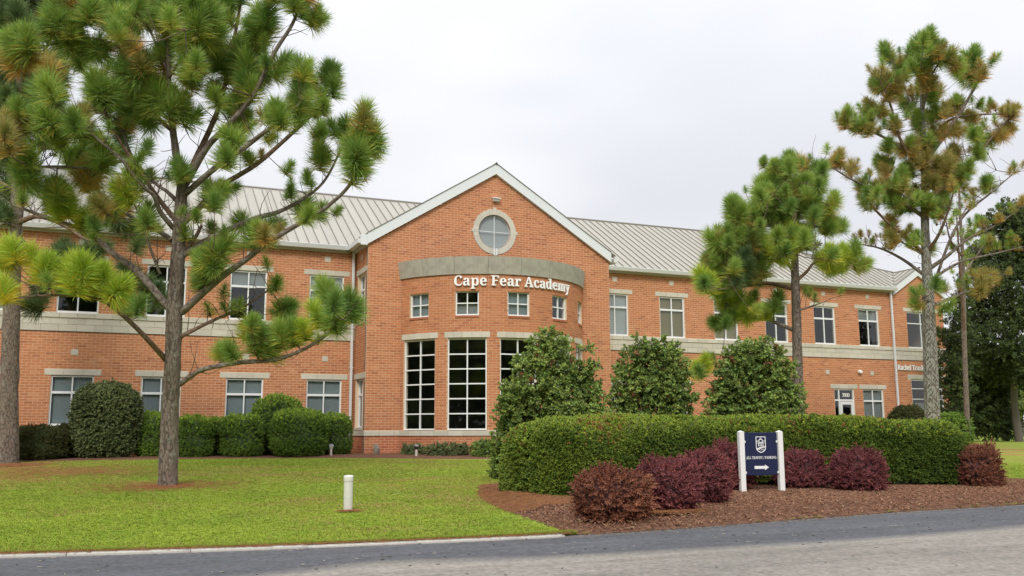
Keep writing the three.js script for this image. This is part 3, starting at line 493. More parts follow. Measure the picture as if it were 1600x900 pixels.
// lettering
const serif = await new FontLoader().loadAsync('fonts/droid/droid_serif_bold.typeface.json');
function glyphs(text, cap, bevel = 0.004) {                                // [geometry centred on its own middle, middle, width] for every character
  const size = cap, out = []; let x = 0; const res = serif.data.resolution;
  for (const ch of text) { const adv = serif.data.glyphs[ch].ha * size / res; if (ch !== ' ') { const g = new TextGeometry(ch, { font: serif, size, depth: 0.05, curveSegments: 5, bevelEnabled: bevel > 0, bevelThickness: bevel, bevelSize: bevel, bevelSegments: 1 }); out.push([g.translate(-adv / 2, 0, 0), x + adv / 2]); } x += adv; }
  return [out, x];
}
{
  const g = frameAt('lettering', BX, 0, BZ, 0), [gl, w] = glyphs('Cape Fear Academy', 0.405), arc = (33.1 + 35) * D2R * BR, s = arc / w;
  for (const [geo, m] of gl) { const t = -35 * D2R + m * s / BR; const o = part('letter', geo.scale(s, 1, 1), letterMat, g); o.position.set(Math.sin(t) * (BR + 0.035), 6.625, Math.cos(t) * (BR + 0.035)); o.rotation.y = t; }
  const g2 = frameAt('lettering', 0, 0, 0, 0), [g3, w2] = glyphs('Rachel Trask Conference', 0.285, 0), s2 = 3.78 / w2;
  for (const [geo, m] of g3) part('letter', geo.scale(s2, 1, 1), letterMat, g2).position.set(39.6 + m * s2, 4.1, 0.03);
  const g4 = frameAt('lettering', 0, 0, 0, 0), [g5, w5] = glyphs('3900', 0.2, 0);
  for (const [geo, m] of g5) part('numeral', geo.scale(1, 1, 0.2), letterMat, g4).position.set(35.68 + m * 0.5 / w5, 2.58, -0.1);
}
console.log('building');
// ------------------------------------------------------------------ plant building blocks
const barkMap = texture(512, 512, (i, j, c) => { const u = i / 512, v = j / 512, w = fbm(u * 10, v * 5, 3, 10, 5), a = vn(u * 20 + w * 1.1, v * 8 + w * 0.8, 20, 8), b = fbm(u * 50, v * 30, 3, 50, 30), cr = clamp(Math.abs(a - 0.5) * 5), f = TAB[(i * 59 + j * 811) & 65535], li = clamp((fbm(u * 16 + 5, v * 16 + 9, 3, 16, 16) - 0.62) * 7); const k = 0.32 + 0.45 * cr + 0.4 * (b - 0.5) + 0.15 * (f - 0.5); c[0] = lerp(0.30 * k, 0.34, li * 0.5); c[1] = lerp(0.235 * k, 0.34, li * 0.5); c[2] = lerp(0.19 * k, 0.29, li * 0.5); });
const barkMat = new THREE.MeshPhysicalMaterial({ color: lin(1, 1, 1), roughness: 0.95, specularIntensity: 0.2, map: barkMap, bumpMap: barkMap, bumpScale: 0.03 });
const redBark = new THREE.MeshPhysicalMaterial({ color: lin(0.95, 0.78, 0.68), roughness: 0.95, specularIntensity: 0.2, map: barkMap, bumpMap: barkMap, bumpScale: 0.012 });
const greyBark = std(lin(0.14, 0.12, 0.10), 0.9, { map: speckle });
const twigMat = std(lin(0.13, 0.085, 0.065), 0.9);
const lichenMap = texture(512, 512, (i, j, c) => { const u = i / 512, v = j / 512, w = fbm(u * 10, v * 5, 3, 10, 5), a = vn(u * 18 + w, v * 9 + w, 18, 9), cr = clamp(Math.abs(a - 0.5) * 4), li = clamp((fbm(u * 22 + 3, v * 14 + 2, 4, 22, 14) - 0.46) * 7), f = TAB[(i * 59 + j * 811) & 65535]; const k = 0.35 + 0.5 * cr + 0.2 * (f - 0.5); c[0] = lerp(0.25 * k, 0.42, li * 0.75); c[1] = lerp(0.21 * k, 0.42, li * 0.75); c[2] = lerp(0.18 * k, 0.37, li * 0.75); });
const lichenBark = new THREE.MeshPhysicalMaterial({ color: lin(1, 1, 1), roughness: 0.95, specularIntensity: 0.2, map: lichenMap, bumpMap: lichenMap, bumpScale: 0.02 });
barkMap.repeat.set(0.85, 0.85);
const leafMat = new THREE.MeshPhysicalMaterial({ color: lin(1, 1, 1), roughness: 0.55, specularIntensity: 0.5, vertexColors: true, side: THREE.DoubleSide });
const needleMat = new THREE.MeshPhysicalMaterial({ color: lin(1, 1, 1), roughness: 0.75, specularIntensity: 0.6, transmission: 0.3, thickness: 0, vertexColors: true, side: THREE.DoubleSide });
const mixC = (a, b, t) => lin(lerp(a[0], b[0], t), lerp(a[1], b[1], t), lerp(a[2], b[2], t));
// needle tufts of a pine: long needles fanning from a short shoot; the oldest, lowest ones have turned brown
function tuftGeo(seed, n, L, old) {
  const r = rng(seed), P = [], C = [], N = [];
  for (let i = 0; i < n; i++) {
    const f = r(), th = lerp(0.1, 1.6, Math.pow(f, 0.7)) + (r() - 0.5) * 0.35, ph = r() * 6.2832, len = L * (0.6 + 0.5 * r()), b = V((r() - 0.5) * 0.03, lerp(0.3, -0.5, Math.pow(f, 1.3)) * L, (r() - 0.5) * 0.03);
    const d = V(Math.sin(th) * Math.cos(ph), Math.cos(th), Math.sin(th) * Math.sin(ph)), mid = b.clone().addScaledVector(d, len * 0.55), tip = b.clone().addScaledVector(d, len).add(V(0, -0.1 * len * (0.3 + r()), 0));
    const sd = d.clone().cross(rdir(r)).normalize().multiplyScalar(0.0046);
    const br = f > 0.8 ? old : f > 0.6 ? old * 0.35 : 0.03, col = r() < br ? [1.4 + r() * 0.4, 0.95 + 0.2 * r(), 0.8] : [0.85 + 0.3 * r(), 0.88 + 0.24 * r(), 0.85 + 0.2 * r()];
    P.push(...b.clone().sub(sd).toArray(), ...mid.clone().sub(sd).toArray(), ...mid.clone().add(sd).toArray(), ...b.clone().sub(sd).toArray(), ...mid.clone().add(sd).toArray(), ...b.clone().add(sd).toArray(), ...mid.clone().sub(sd).toArray(), ...tip.toArray(), ...mid.clone().add(sd).toArray());
    for (let q = 0; q < 9; q++) C.push(...col);
  }
  return geoOf(P, null, null, C);
}
const tufts = [tuftGeo(1, 620, 0.42, 0.3), tuftGeo(2, 560, 0.40, 0.65), tuftGeo(3, 640, 0.43, 0.12), tuftGeo(4, 500, 0.38, 0.45), tuftGeo(5, 230, 0.36, 0.4), tuftGeo(6, 200, 0.34, 0.6)];
// a leafy sprig: leaves set round a short shoot, each folded along its middle
function sprigGeo(seed, n, L, W, spread, shoot) {
  const r = rng(seed), P = [], C = [];
  for (let i = 0; i < n; i++) {
    const b = V(0, shoot * (i / n), 0), ph = i * 2.4 + r() * 0.9, th = lerp(spread, 0.25, i / n) + (r() - 0.5) * 0.5, d = V(Math.sin(th) * Math.cos(ph), Math.cos(th), Math.sin(th) * Math.sin(ph)), len = L * (0.7 + 0.5 * r());
    const up = V(-Math.cos(th) * Math.cos(ph), Math.sin(th), -Math.cos(th) * Math.sin(ph)).addScaledVector(rdir(r), 0.35).normalize(), sd = d.clone().cross(up).normalize().multiplyScalar(W * (0.8 + 0.4 * r()) / 2);
    const m = b.clone().addScaledVector(d, len * 0.5), l = m.clone().add(sd).addScaledVector(up, W * 0.16), q = m.clone().sub(sd).addScaledVector(up, W * 0.16), t = b.clone().addScaledVector(d, len).addScaledVector(up, -0.1 * len);
    P.push(...b.toArray(), ...l.toArray(), ...t.toArray(), ...b.toArray(), ...t.toArray(), ...q.toArray());
    const k = 0.75 + 0.5 * r(), y = r(); for (let v = 0; v < 6; v++) C.push(k * (0.9 + 0.35 * y), k, k * (1.05 - 0.3 * y));
  }
  return geoOf(P, null, null, C);
}
const sprigs = { box: [sprigGeo(11, 16, 0.042, 0.024, 1.5, 0.07), sprigGeo(12, 14, 0.045, 0.026, 1.4, 0.06)], holly: [sprigGeo(13, 13, 0.075, 0.042, 1.5, 0.12), sprigGeo(14, 11, 0.08, 0.045, 1.35, 0.12)], fringe: [sprigGeo(15, 16, 0.038, 0.02, 1.2, 0.1), sprigGeo(16, 14, 0.04, 0.022, 1.0, 0.12)], oak: [sprigGeo(17, 14, 0.17, 0.075, 1.5, 0.22), sprigGeo(18, 12, 0.18, 0.085, 1.3, 0.22)] };
const TONE = { hedge: [[0.085, 0.15, 0.03], [0.30, 0.42, 0.07]], box: [[0.11, 0.2, 0.04], [0.27, 0.42, 0.075]], dark: [[0.065, 0.08, 0.03], [0.11, 0.12, 0.045]], grey: [[0.09, 0.12, 0.05], [0.2, 0.24, 0.11]], holly: [[0.095, 0.16, 0.04], [0.34, 0.45, 0.12]], red: [[0.13, 0.04, 0.05], [0.33, 0.125, 0.14]], rust: [[0.16, 0.06, 0.045], [0.36, 0.17, 0.11]], magnolia: [[0.04, 0.065, 0.024], [0.1, 0.15, 0.045]], pale: [[0.12, 0.18, 0.05], [0.2, 0.27, 0.08]] };
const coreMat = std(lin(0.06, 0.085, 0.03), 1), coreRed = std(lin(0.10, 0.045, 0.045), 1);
// outline of a clipped or loose shrub: superellipsoid with lumps; returns point and outward direction
function lump(u, v, o) {
  const sgn = Math.sign, pw = (c, e) => sgn(c) * Math.pow(Math.abs(c), e), cu = Math.cos(u), su = Math.sin(u), cv = Math.cos(v), sv = Math.sin(v), e = o.e || 0.8, e2 = o.e2 || 0.9;
  const d = V(pw(cv, e) * pw(cu, e2), pw(sv, e), pw(cv, e) * pw(su, e2)), n = 1 + (o.rough || 0.1) * 2 * (vn3(d.x * 2.2 + o.seed, d.y * 2.2 + 5, d.z * 2.2 + 9) - 0.5) + (o.rough || 0.1) * (vn3(d.x * 5.5 + o.seed, d.y * 5.5, d.z * 5.5) - 0.5);
  return V(d.x * o.rx * n, o.hgt * (0.5 + 0.5 * d.y) * (1 + (n - 1) * 0.8), d.z * o.rz * n);
}
function outward(p, o) { return V(p.x / (o.rx * o.rx), (p.y - o.hgt * 0.5) / (o.hgt * o.hgt * 0.25), p.z / (o.rz * o.rz)).normalize(); }
function shrub(name, label, category, base, o, group) {
  const g = thing(name, label, category, base, group), r = rng(o.seed * 131 + 7), N = 22, M = 12, P = [], I = [];
  for (let j = 0; j <= M; j++) for (let i = 0; i < N; i++) { const p = lump(i / N * 6.2832, lerp(-1.5, 1.5, j / M), o).multiply(V(0.84, 0.9, 0.84)); P.push(p.x, p.y, p.z); }
  for (let j = 0; j < M; j++) for (let i = 0; i < N; i++) { const a = j * N + i, b = j * N + (i + 1) % N; I.push(a, a + N, b, b, a + N, b + N); }
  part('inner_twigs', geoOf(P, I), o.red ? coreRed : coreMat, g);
  const area = 2 * Math.PI * ((o.rx * o.hgt * 0.5 + o.rz * o.hgt * 0.5 + o.rx * o.rz) / 1.5), cnt = Math.round(area * (o.den || 420)), geo = sprigs[o.leaf || 'box'], [c0, c1] = TONE[o.tone || 'box'];
  const ms = [[], []], cs = [[], []];
  for (let k = 0; k < cnt; k++) {
    const sv = r() * 2 - 1, p = lump(r() * 6.2832, Math.asin(clamp(sv, -0.98, 1)), o), n = outward(p, o), inn = Math.pow(r(), 2) * 0.16; p.addScaledVector(n, -inn * Math.min(o.rx, o.hgt) + (r() < (o.stray || 0.06) ? 0.05 + r() * 0.06 : 0));
    const dir = n.clone().addScaledVector(rdir(r), 0.75).add(V(0, 0.35, 0)).normalize(), w = k & 1; ms[w].push(placed(p, dir, 0.75 + 0.55 * r(), r() * 6.28));
    const nv = vn3(p.x * 1.6 + o.seed, p.y * 1.6, p.z * 1.6 + 3), t = clamp(0.12 + 0.55 * r() + 0.9 * (nv - 0.5) + (o.toplit || 0) * clamp((n.y - 0.55) * 2.4) * r()); cs[w].push(o.tint && r() < clamp((vn3(p.x * 1.1 + 7, p.y * 1.1, p.z * 1.1 + o.seed) - 0.6) * 4) ? mixC([0.2, 0.1, 0.035], [0.3, 0.14, 0.05], r()) : o.toplit && r() < clamp((n.y - 0.35) * 1.6) * 0.75 * o.toplit ? mixC([0.26, 0.42, 0.06], [0.42, 0.56, 0.09], r()) : mixC(c0, c1, t));  // brighter upward-facing leaves: light from above painted into their colour
  }
  for (const w of [0, 1]) instanced('foliage', geo[w], leafMat, ms[w], cs[w], g);
  return g;
}
// shrub measured from the photograph: left, right, top and foot in survey pixels; stands on the ground
function shrubAt(name, label, category, x0, x1, yt, yb, o, group, add = 0) {
  if (o.wz !== undefined) { const xc = (x0 + x1) / 2, dr = ray(xc, (yt + yb) / 2), t = (o.wz - EYE.z) / dr.z, b = EYE.clone().addScaledVector(dr, t), top = EYE.y + ray(xc, yt).y * t; b.y = h(b.x, b.z) - 0.04; return shrub(name, label, category, b, { rx: (x1 - x0) * t / FOC / 2, hgt: top - b.y, ...o }, group); }
  const b = gp((x0 + x1) / 2, yb, add), s = depthOf(b) / FOC, rx = (x1 - x0) * s / 2, hgt = (yb - yt) * s, rz = o.rz || rx * (o.deep || 0.9), back = rz * 0.75;
  const k = (depthOf(b) + back) / depthOf(b); const f = V(FWD.x, 0, FWD.z).normalize(); b.addScaledVector(f, back); b.y = Math.max(h(b.x, b.z), b.y) - 0.03;
  return shrub(name, label, category, b, { rx: rx * k, hgt: hgt * k + 0.05, rz, ...o }, group);
}
// nearest point on a set of limb samples
function nearest(p, S) { let q = null, m = 1e9; for (const s of S) { const d = s.distanceToSquared(p) * (s.y > p.y ? 1.7 : 1); if (d < m) { m = d; q = s; } } return q; }
// a pine traced from the photograph: trunk and limbs as tapered tubes, tuft positions hung on twigs
function pine(name, label, o) {
  const r = rng(o.seed), D = o.depth || depthOf(gp(o.trunk[0][0], o.trunk[0][1])), base = at(o.trunk[0][0], o.trunk[0][1], D); base.y = h(base.x, base.z);
  const g = thing(name, label, 'tree', base, o.group), loc = p => p.sub(base), wpx = w => w * D / FOC / 2, S = [], samp = (pts) => { const c = new THREE.CatmullRomCurve3(pts, false, 'centripetal'); for (let i = 1; i <= 14; i++) S.push(c.getPoint(i / 14)); };
  const tp = o.trunk.map(([x, y]) => loc(at(x, y, D))); tp[0].y = -0.06; const tr = o.trunk.map(q => wpx(q[2])); tp.unshift(tp[0].clone().add(V(0, -0.12, 0))); tr.unshift(tr[0] * 1.18); tr[1] *= 1.05;
  part('trunk', tube(tp, tr, 14, o.amp || 0.07, 8, o.seed), o.bark || barkMat, g); samp(tp.slice(Math.floor(tp.length / 2)));
  const lz = [];
  o.limbs.forEach((L, n) => { const dz = L.dz !== undefined ? L.dz : (r() - 0.5) * 3.4, m = L.length - 1, pts = L.map(([x, y], i) => loc(at(x, y, D + dz * Math.pow(i / m, 0.8)))); const w0 = L[0][2] || 7, w1 = L[m][2] || 2; part('limb', tube(pts, [wpx(w0), wpx(lerp(w0, w1, 0.5)), wpx(w1)], 8, 0.05, 6, n * 3 + o.seed), n % 3 ? barkMat : redBark, g); samp(pts); lz.push([L, dz]); });
  const zAt = (x, y) => { let m = 1e9, z = 0; for (const [L, dz] of lz) L.forEach(([a, b], i) => { const d = (a - x) ** 2 + (b - y) ** 2; if (d < m) { m = d; z = dz * Math.pow(i / (L.length - 1), 0.8); } }); return z; };
  const ms = [[], [], [], [], [], []], cs = [[], [], [], [], [], []], tw = [], cones = [], sc = o.scale || 1;
  const addTuft = (p, tone, size, thin) => {
    const s = nearest(p, S), dir0 = p.clone().sub(s), L = dir0.length(); const mid = s.clone().lerp(p, 0.5).add(V((r() - 0.5) * 0.12 * L, -0.1 * L, (r() - 0.5) * 0.12 * L));
    if (L > 0.12) { tw.push(tube([s, mid, p.clone().add(V(0, -0.12, 0)), p], [0.006 + 0.007 * Math.min(2, L), 0.009, 0.006], 5, 0, 3)); if (r() < 0.4 && L > 0.5) S.push(mid.clone()); }
    const ax = p.clone().sub(mid).normalize().multiplyScalar(0.6).add(V(0, 0.75, 0)).addScaledVector(rdir(r), 0.35).normalize(), k = thin || (o.wispy && r() < 0.75) ? 4 + Math.floor(r() * 2) : tone === 2 ? (r() < 0.5 ? 1 : 3) : Math.floor(r() * 4);
    ms[k].push(placed(p, ax, sc * size * (0.8 + 0.35 * r()), r() * 6.28));
    const G = [[[0.20, 0.33, 0.07], [0.38, 0.50, 0.095]], [[0.42, 0.56, 0.06], [0.55, 0.64, 0.08]], [[0.36, 0.34, 0.10], [0.50, 0.42, 0.13]], [[0.11, 0.18, 0.07], [0.18, 0.26, 0.08]]][tone]; cs[k].push(mixC(G[0], G[1], r()));
    if (r() < (o.cones || 0.05)) { const c = new THREE.SphereGeometry(0.035, 6, 5).scale(1, 1.5, 1); const q = mid.clone().lerp(p, 0.5 + 0.3 * r()); cones.push(c.translate(q.x, q.y - 0.06, q.z)); }
  };
  for (const [x, y, rr, tone = 0, dz0] of o.tufts) {
    const n = Math.max(1, Math.round(Math.pow(rr / (o.unit || 11.5), 1.6))), z = dz0 !== undefined ? dz0 : zAt(x, y) + (r() - 0.5) * 0.8;
    for (let i = 0; i < n; i++) { const a = r() * 6.28, q = n > 1 ? Math.sqrt(r()) * rr * 0.62 : 0; addTuft(loc(at(x + q * Math.cos(a), y + q * Math.sin(a), D + z + (r() - 0.5) * (n > 1 ? rr * D / FOC * 1.2 : 0.2))), tone === 0 && r() < (o.mix || 0.1) ? 2 : tone, Math.min(1.15, Math.max(0.6, rr / (o.unit || 11.5) / Math.sqrt(n) * 1.05))); }
    if (r() < (o.back || 0.45)) addTuft(loc(at(x + (r() - 0.5) * 24, y + (r() - 0.5) * 24, D + z + (r() < 0.7 ? 1 : -1) * (0.8 + r() * 1.3))), tone === 1 ? 0 : tone, 0.9);
  }
  if (o.fill) for (const [L, dz] of lz) { const m = L.length - 1, c = new THREE.CatmullRomCurve3(L.map(([x, y], i) => loc(at(x, y, D + dz * Math.pow(i / m, 0.8)))), false, 'centripetal'); for (let i = 0; i < o.fill; i++) { const p = c.getPoint(0.4 + 0.6 * r()).add(V((r() - 0.5) * 0.9, 0.05 + 0.5 * r(), (r() - 0.5) * 1.1)); addTuft(p, r() < (o.mix || 0.1) * 2 ? 2 : 0, 0.5 + 0.4 * r(), r() < 0.7); } }
  for (let k = 0; k < 6; k++) if (ms[k].length) instanced('needles', tufts[k], needleMat, ms[k], cs[k], g);
  if (tw.length) part('twigs', mergeGeometries(tw), twigMat, g).userData.kind = 'stuff'; if (cones.length) part('cones', mergeGeometries(cones), twigMat, g).userData.kind = 'stuff';
  // bare side shoots along the limbs
  const bare = []; for (let i = 0; i < (o.bare || 40); i++) { const s = S[Math.floor(r() * S.length)], d = rdir(r).add(V(0, 0.5, 0)).multiplyScalar(0.25 + 0.6 * r()), m = s.clone().addScaledVector(d, 0.5).addScaledVector(rdir(r), 0.1); bare.push(tube([s, m, s.clone().add(d)], [0.011, 0.005], 4, 0, 2)); }
  part('bare_shoots', mergeGeometries(bare), twigMat, g).userData.kind = 'stuff';
  return g;
}
// broadleaf tree: trunk, limbs to each clump, sprigs of leaves spread through the clumps
function broadleaf(name, label, base, o) {
  const g = thing(name, label, o.cat || 'tree', base, o.group), r = rng(o.seed), cl = o.clumps.map(([x, y, z, q, qy]) => [V(x, y, z), q, qy || q * 0.85]), S = [];
  if (o.trunk) { const t = o.trunk.map(q => V(q[0], q[1], q[2])), rr = o.trunk.map(q => q[3]); part('trunk', tube(t, rr, 10, 0.06, 6, o.seed), o.bark || greyBark, g); const c = new THREE.CatmullRomCurve3(t); for (let i = 3; i <= 10; i++) S.push(c.getPoint(i / 10)); }
  const tw = []; const R0 = o.limb || 0.05; cl.forEach(([c, q]) => { if (S.length) { const s = nearest(c, S), m = s.clone().lerp(c, 0.55).add(V((r() - 0.5) * 0.2 * q, 0.15 * q, (r() - 0.5) * 0.2 * q)); part('limb', tube([s, m, c], [R0, R0 * 0.6, R0 * 0.25], 6, 0.05, 4), o.bark || greyBark, g); for (let i = 0; i < 9; i++) { const d = rdir(r).multiplyScalar(q * 0.85), k = c.clone().add(d); tw.push(tube([m.clone().lerp(c, r()), c.clone().addScaledVector(d, 0.5), k], [R0 * 0.25, R0 * 0.12, R0 * 0.06], 4, 0, 2)); } } });
  if (tw.length) part('twigs', mergeGeometries(tw), o.bark || greyBark, g).userData.kind = 'stuff';
  const ms = [[], []], cs = [[], []], [c0, c1] = TONE[o.tone], geo = sprigs[o.leaf];
  for (const [c, q, qy] of cl) {
    const n = Math.round(q * q * (o.den || 160)), ct = (r() - 0.5) * 0.35;
    for (let i = 0; i < n; i++) {
      const d = rdir(r), f = Math.pow(r(), 0.42), ln = 0.72 + 0.56 * vn3(d.x * 1.9 + c.x * 3, d.y * 1.9 + c.y, d.z * 1.9 + c.z * 3), p = c.clone().add(V(d.x * q * f * ln, d.y * qy * f * ln, d.z * q * f * ln)); if (p.y + base.y < h(p.x + base.x, p.z + base.z) + 0.02) continue;
      const dir = d.clone().addScaledVector(rdir(r), 0.8).add(V(0, 0.4, 0)).normalize(), w = i & 1; ms[w].push(placed(p, dir, (o.size || 1) * (0.75 + 0.5 * r()), r() * 6.28)); cs[w].push(r() < (o.rusty || 0) ? mixC([0.22, 0.1, 0.05], [0.3, 0.16, 0.08], r()) : mixC(c0, c1, clamp(0.1 + 0.6 * r() + ct + 0.25 * (f - 0.6))));
    }
  }
  for (const w of [0, 1]) instanced('crown', geo[w], leafMat, ms[w], cs[w], g);
  return g;
}
console.log('plant kit');
// ------------------------------------------------------------------ pines on the lawn
pine('pine_tree', 'large spreading pine on the lawn, its bare trunk before the lower windows', {
  seed: 101, group: 'pines in front of the school', trunk: [[262, 759, 29], [266, 650, 26], [270, 560, 25], [273, 480, 24], [278, 400, 21], [282, 330, 19], [284, 290, 16], [276, 245, 12], [270, 200, 10], [265, 150, 8], [262, 80, 6], [255, 20, 5], [250, -60, 3]],
  limbs: [
    Object.assign([[287, 295, 11], [305, 250], [322, 215], [345, 160], [358, 100], [370, 40], [380, -20, 4]], { dz: 0.9 }), Object.assign([[290, 288, 11], [325, 228], [352, 200], [395, 150], [430, 80], [457, 37], [475, -10, 4]], { dz: -0.6 }),
    Object.assign([[287, 305, 10], [343, 257], [385, 228], [413, 207], [445, 185], [470, 160, 4]], { dz: -1.2 }), Object.assign([[287, 347, 11], [310, 326], [343, 293], [400, 257], [440, 223], [493, 173], [510, 150, 4]], { dz: 0.8 }),
    Object.assign([[286, 398, 11], [330, 372], [400, 341], [435, 331], [470, 313], [505, 285], [537, 225, 3]], { dz: 1.4 }), Object.assign([[284, 488, 12], [320, 455], [350, 430], [385, 405], [417, 380], [470, 348], [512, 322], [550, 283], [566, 225, 4]], { dz: -1.3 }),
    Object.assign([[282, 526, 7], [330, 502], [380, 480], [432, 444, 2]], { dz: 0.7 }), Object.assign([[280, 601, 9], [310, 580], [340, 572], [380, 566], [430, 562], [470, 548], [510, 524], [541, 500, 4]], { dz: -1.0 }),
    Object.assign([[266, 484, 12], [215, 425], [175, 395], [140, 365], [105, 350], [60, 335], [20, 320, 4]], { dz: 0.4 }), Object.assign([[260, 563, 9], [235, 535], [200, 500], [160, 470], [120, 462], [60, 462, 3]], { dz: -2.0 }),
    Object.assign([[270, 376, 9], [245, 360], [215, 345], [185, 325], [150, 296], [120, 250, 3]], { dz: 1.8 }), Object.assign([[272, 358, 8], [250, 330], [240, 305], [222, 290], [190, 250], [150, 215], [125, 190, 3]], { dz: -1.4 }),
    Object.assign([[274, 343, 9], [255, 320], [235, 292], [200, 240], [170, 190], [157, 145, 3]], { dz: -0.4 }), Object.assign([[277, 315, 7], [262, 300], [245, 288], [210, 250], [190, 200], [180, 155, 3]], { dz: 1.6 }),
    Object.assign([[250, 428, 5], [232, 380], [215, 330], [200, 300, 2]], { dz: -0.6 }), Object.assign([[270, 205, 7], [230, 170], [190, 135], [140, 120], [95, 60, 3]], { dz: 1.0 }), Object.assign([[264, 150, 6], [220, 110], [180, 70], [120, 55], [80, 40, 2]], { dz: -1.0 }),
    Object.assign([[262, 110, 5], [240, 60], [225, 20], [205, -20, 2]], { dz: 0.8 }), Object.assign([[262, 125, 5], [290, 80], [310, 50], [325, 10, 2]], { dz: -0.8 }), Object.assign([[345, 165, 6], [370, 140], [400, 110], [420, 60, 2]], { dz: 0.3 }), Object.assign([[190, 252, 5], [140, 262], [90, 260], [45, 255], [27, 200, 2]], { dz: -1.6 }),
    Object.assign([[286, 392, 6], [305, 372], [315, 352, 5]], { dz: 0.1 }), Object.assign([[350, 430, 5], [340, 410], [330, 400, 3]], { dz: -0.8 })],
  tufts: [[567, 190, 17], [537, 213, 17], [563, 240, 30], [507, 247, 24], [557, 267, 20], [497, 210, 11], [575, 215, 16], [517, 130, 26], [493, 133, 20], [477, 113, 17], [470, 142, 20], [510, 157, 20], [430, 183, 22], [380, 193, 16], [460, 160, 15], [440, 107, 17], [407, 43, 25], [397, 62, 22], [417, 30, 20], [493, 30, 15], [473, 3, 18, 2], [455, 5, 16], [400, 113, 30], [387, 140, 24], [343, 110, 32], [323, 40, 38], [297, 60, 26], [333, 67, 25], [310, 90, 25], [283, 160, 18], [250, 160, 38], [220, 150, 26], [243, 140, 24, 2], [290, 182, 18], [217, 110, 25], [237, 30, 25], [260, 43, 26], [273, 20, 26], [207, 10, 26], [83, 37, 34], [107, 52, 26], [37, 72, 28], [30, 92, 25, 2], [157, 138, 32], [180, 150, 28], [213, 108, 26], [27, 187, 30], [15, 215, 20, 2], [120, 240, 30], [133, 268, 26, 2], [43, 260, 24], [53, 280, 24], [197, 297, 20, 1], [127, 190, 24], [280, 267, 15], [67, 142, 24], [180, 18, 30], [197, 77, 22, 2], [233, 30, 24], [110, 67, 22], [150, 80, 22], [140, 30, 25], [107, 330, 27, 1], [140, 350, 20, 1], [117, 432, 38, 1], [63, 417, 27, 1], [13, 405, 27, 1], [157, 440, 26, 1], [182, 458, 20, 1], [207, 483, 15], [230, 340, 12], [197, 322, 18, 2], [8, 447, 18, 1], [160, 250, 22], [90, 300, 22], [150, 290, 20], [200, 180, 22], [180, 215, 20], [327, 420, 25], [335, 402, 16], [347, 392, 14], [313, 440, 15], [443, 490, 21], [513, 467, 19], [543, 490, 20], [400, 513, 20, 1], [410, 530, 22], [453, 523, 23], [500, 495, 18, 1], [353, 553, 17], [517, 507, 17], [480, 515, 16, 1], [430, 540, 18], [377, 350, 14], [410, 363, 15], [395, 372, 12], [473, 327, 14], [480, 340, 10], [330, 310, 20], [350, 295, 16], [425, 350, 11], [390, 250, 12], [450, 265, 10], [350, 240, 16], [370, 215, 14], [225, 185, 20], [330, 150, 20], [365, 165, 18], [300, 120, 22], [260, 90, 25], [370, 80, 22], [355, 20, 26], [190, 45, 26], [120, 100, 20], [85, 110, 22, 2], [70, 190, 18], [95, 215, 16], [165, 330, 12, 2], [290, 15, 24], [240, -20, 30], [310, -25, 30], [380, -15, 22], [150, -10, 28], [430, -15, 18], [100, -5, 22]],
  back: 0.5, fill: 8, bare: 420, cones: 0.05, mix: 0.07 });
pine('pine_tree', 'tall pine at the left edge, trunk rooted in rust coloured pine straw', {
  seed: 202, group: 'pines in front of the school', trunk: [[12, 724, 31], [14, 620, 27], [17, 520, 25], [20, 440, 23], [24, 360, 20], [28, 280, 17], [30, 200, 15], [28, 100, 12], [25, 0, 9], [22, -90, 6]],
  limbs: [[[27, 348, 9], [60, 338], [100, 352], [130, 372], [165, 388], [210, 430, 2]], [[25, 360, 7], [50, 400], [66, 440], [70, 465, 2]], [[28, 290, 8], [70, 310], [130, 350], [200, 345, 3]], [[30, 230, 7], [60, 170], [90, 130, 2]], [[30, 180, 7], [5, 140], [-40, 110, 2]], [[28, 120, 6], [60, 60], [90, 20, 2]], [[25, 300, 7], [-20, 270], [-60, 230, 2]]],
  tufts: [[117, 393, 22, 3], [140, 402, 20, 3], [160, 395, 16, 3], [205, 430, 18, 3], [222, 445, 20, 3], [245, 462, 18, 3], [55, 470, 22, 3], [65, 452, 16, 3], [90, 395, 14, 3], [180, 348, 20, 3], [205, 365, 20, 3], [215, 385, 14, 3], [150, 330, 18, 3], [85, 320, 16, 3], [20, 300, 22, 3], [8, 330, 20, 3], [60, 150, 24, 3], [20, 140, 26, 3], [0, 100, 28, 3], [50, 100, 24, 3], [5, 240, 24, 3], [40, 30, 26, 3], [80, 90, 24, 3], [90, 160, 22, 3], [10, 20, 26, 3], [-30, 60, 26, 3], [100, 130, 20, 3], [60, 220, 20, 3]], scale: 1.15, back: 0.5, bare: 50 });
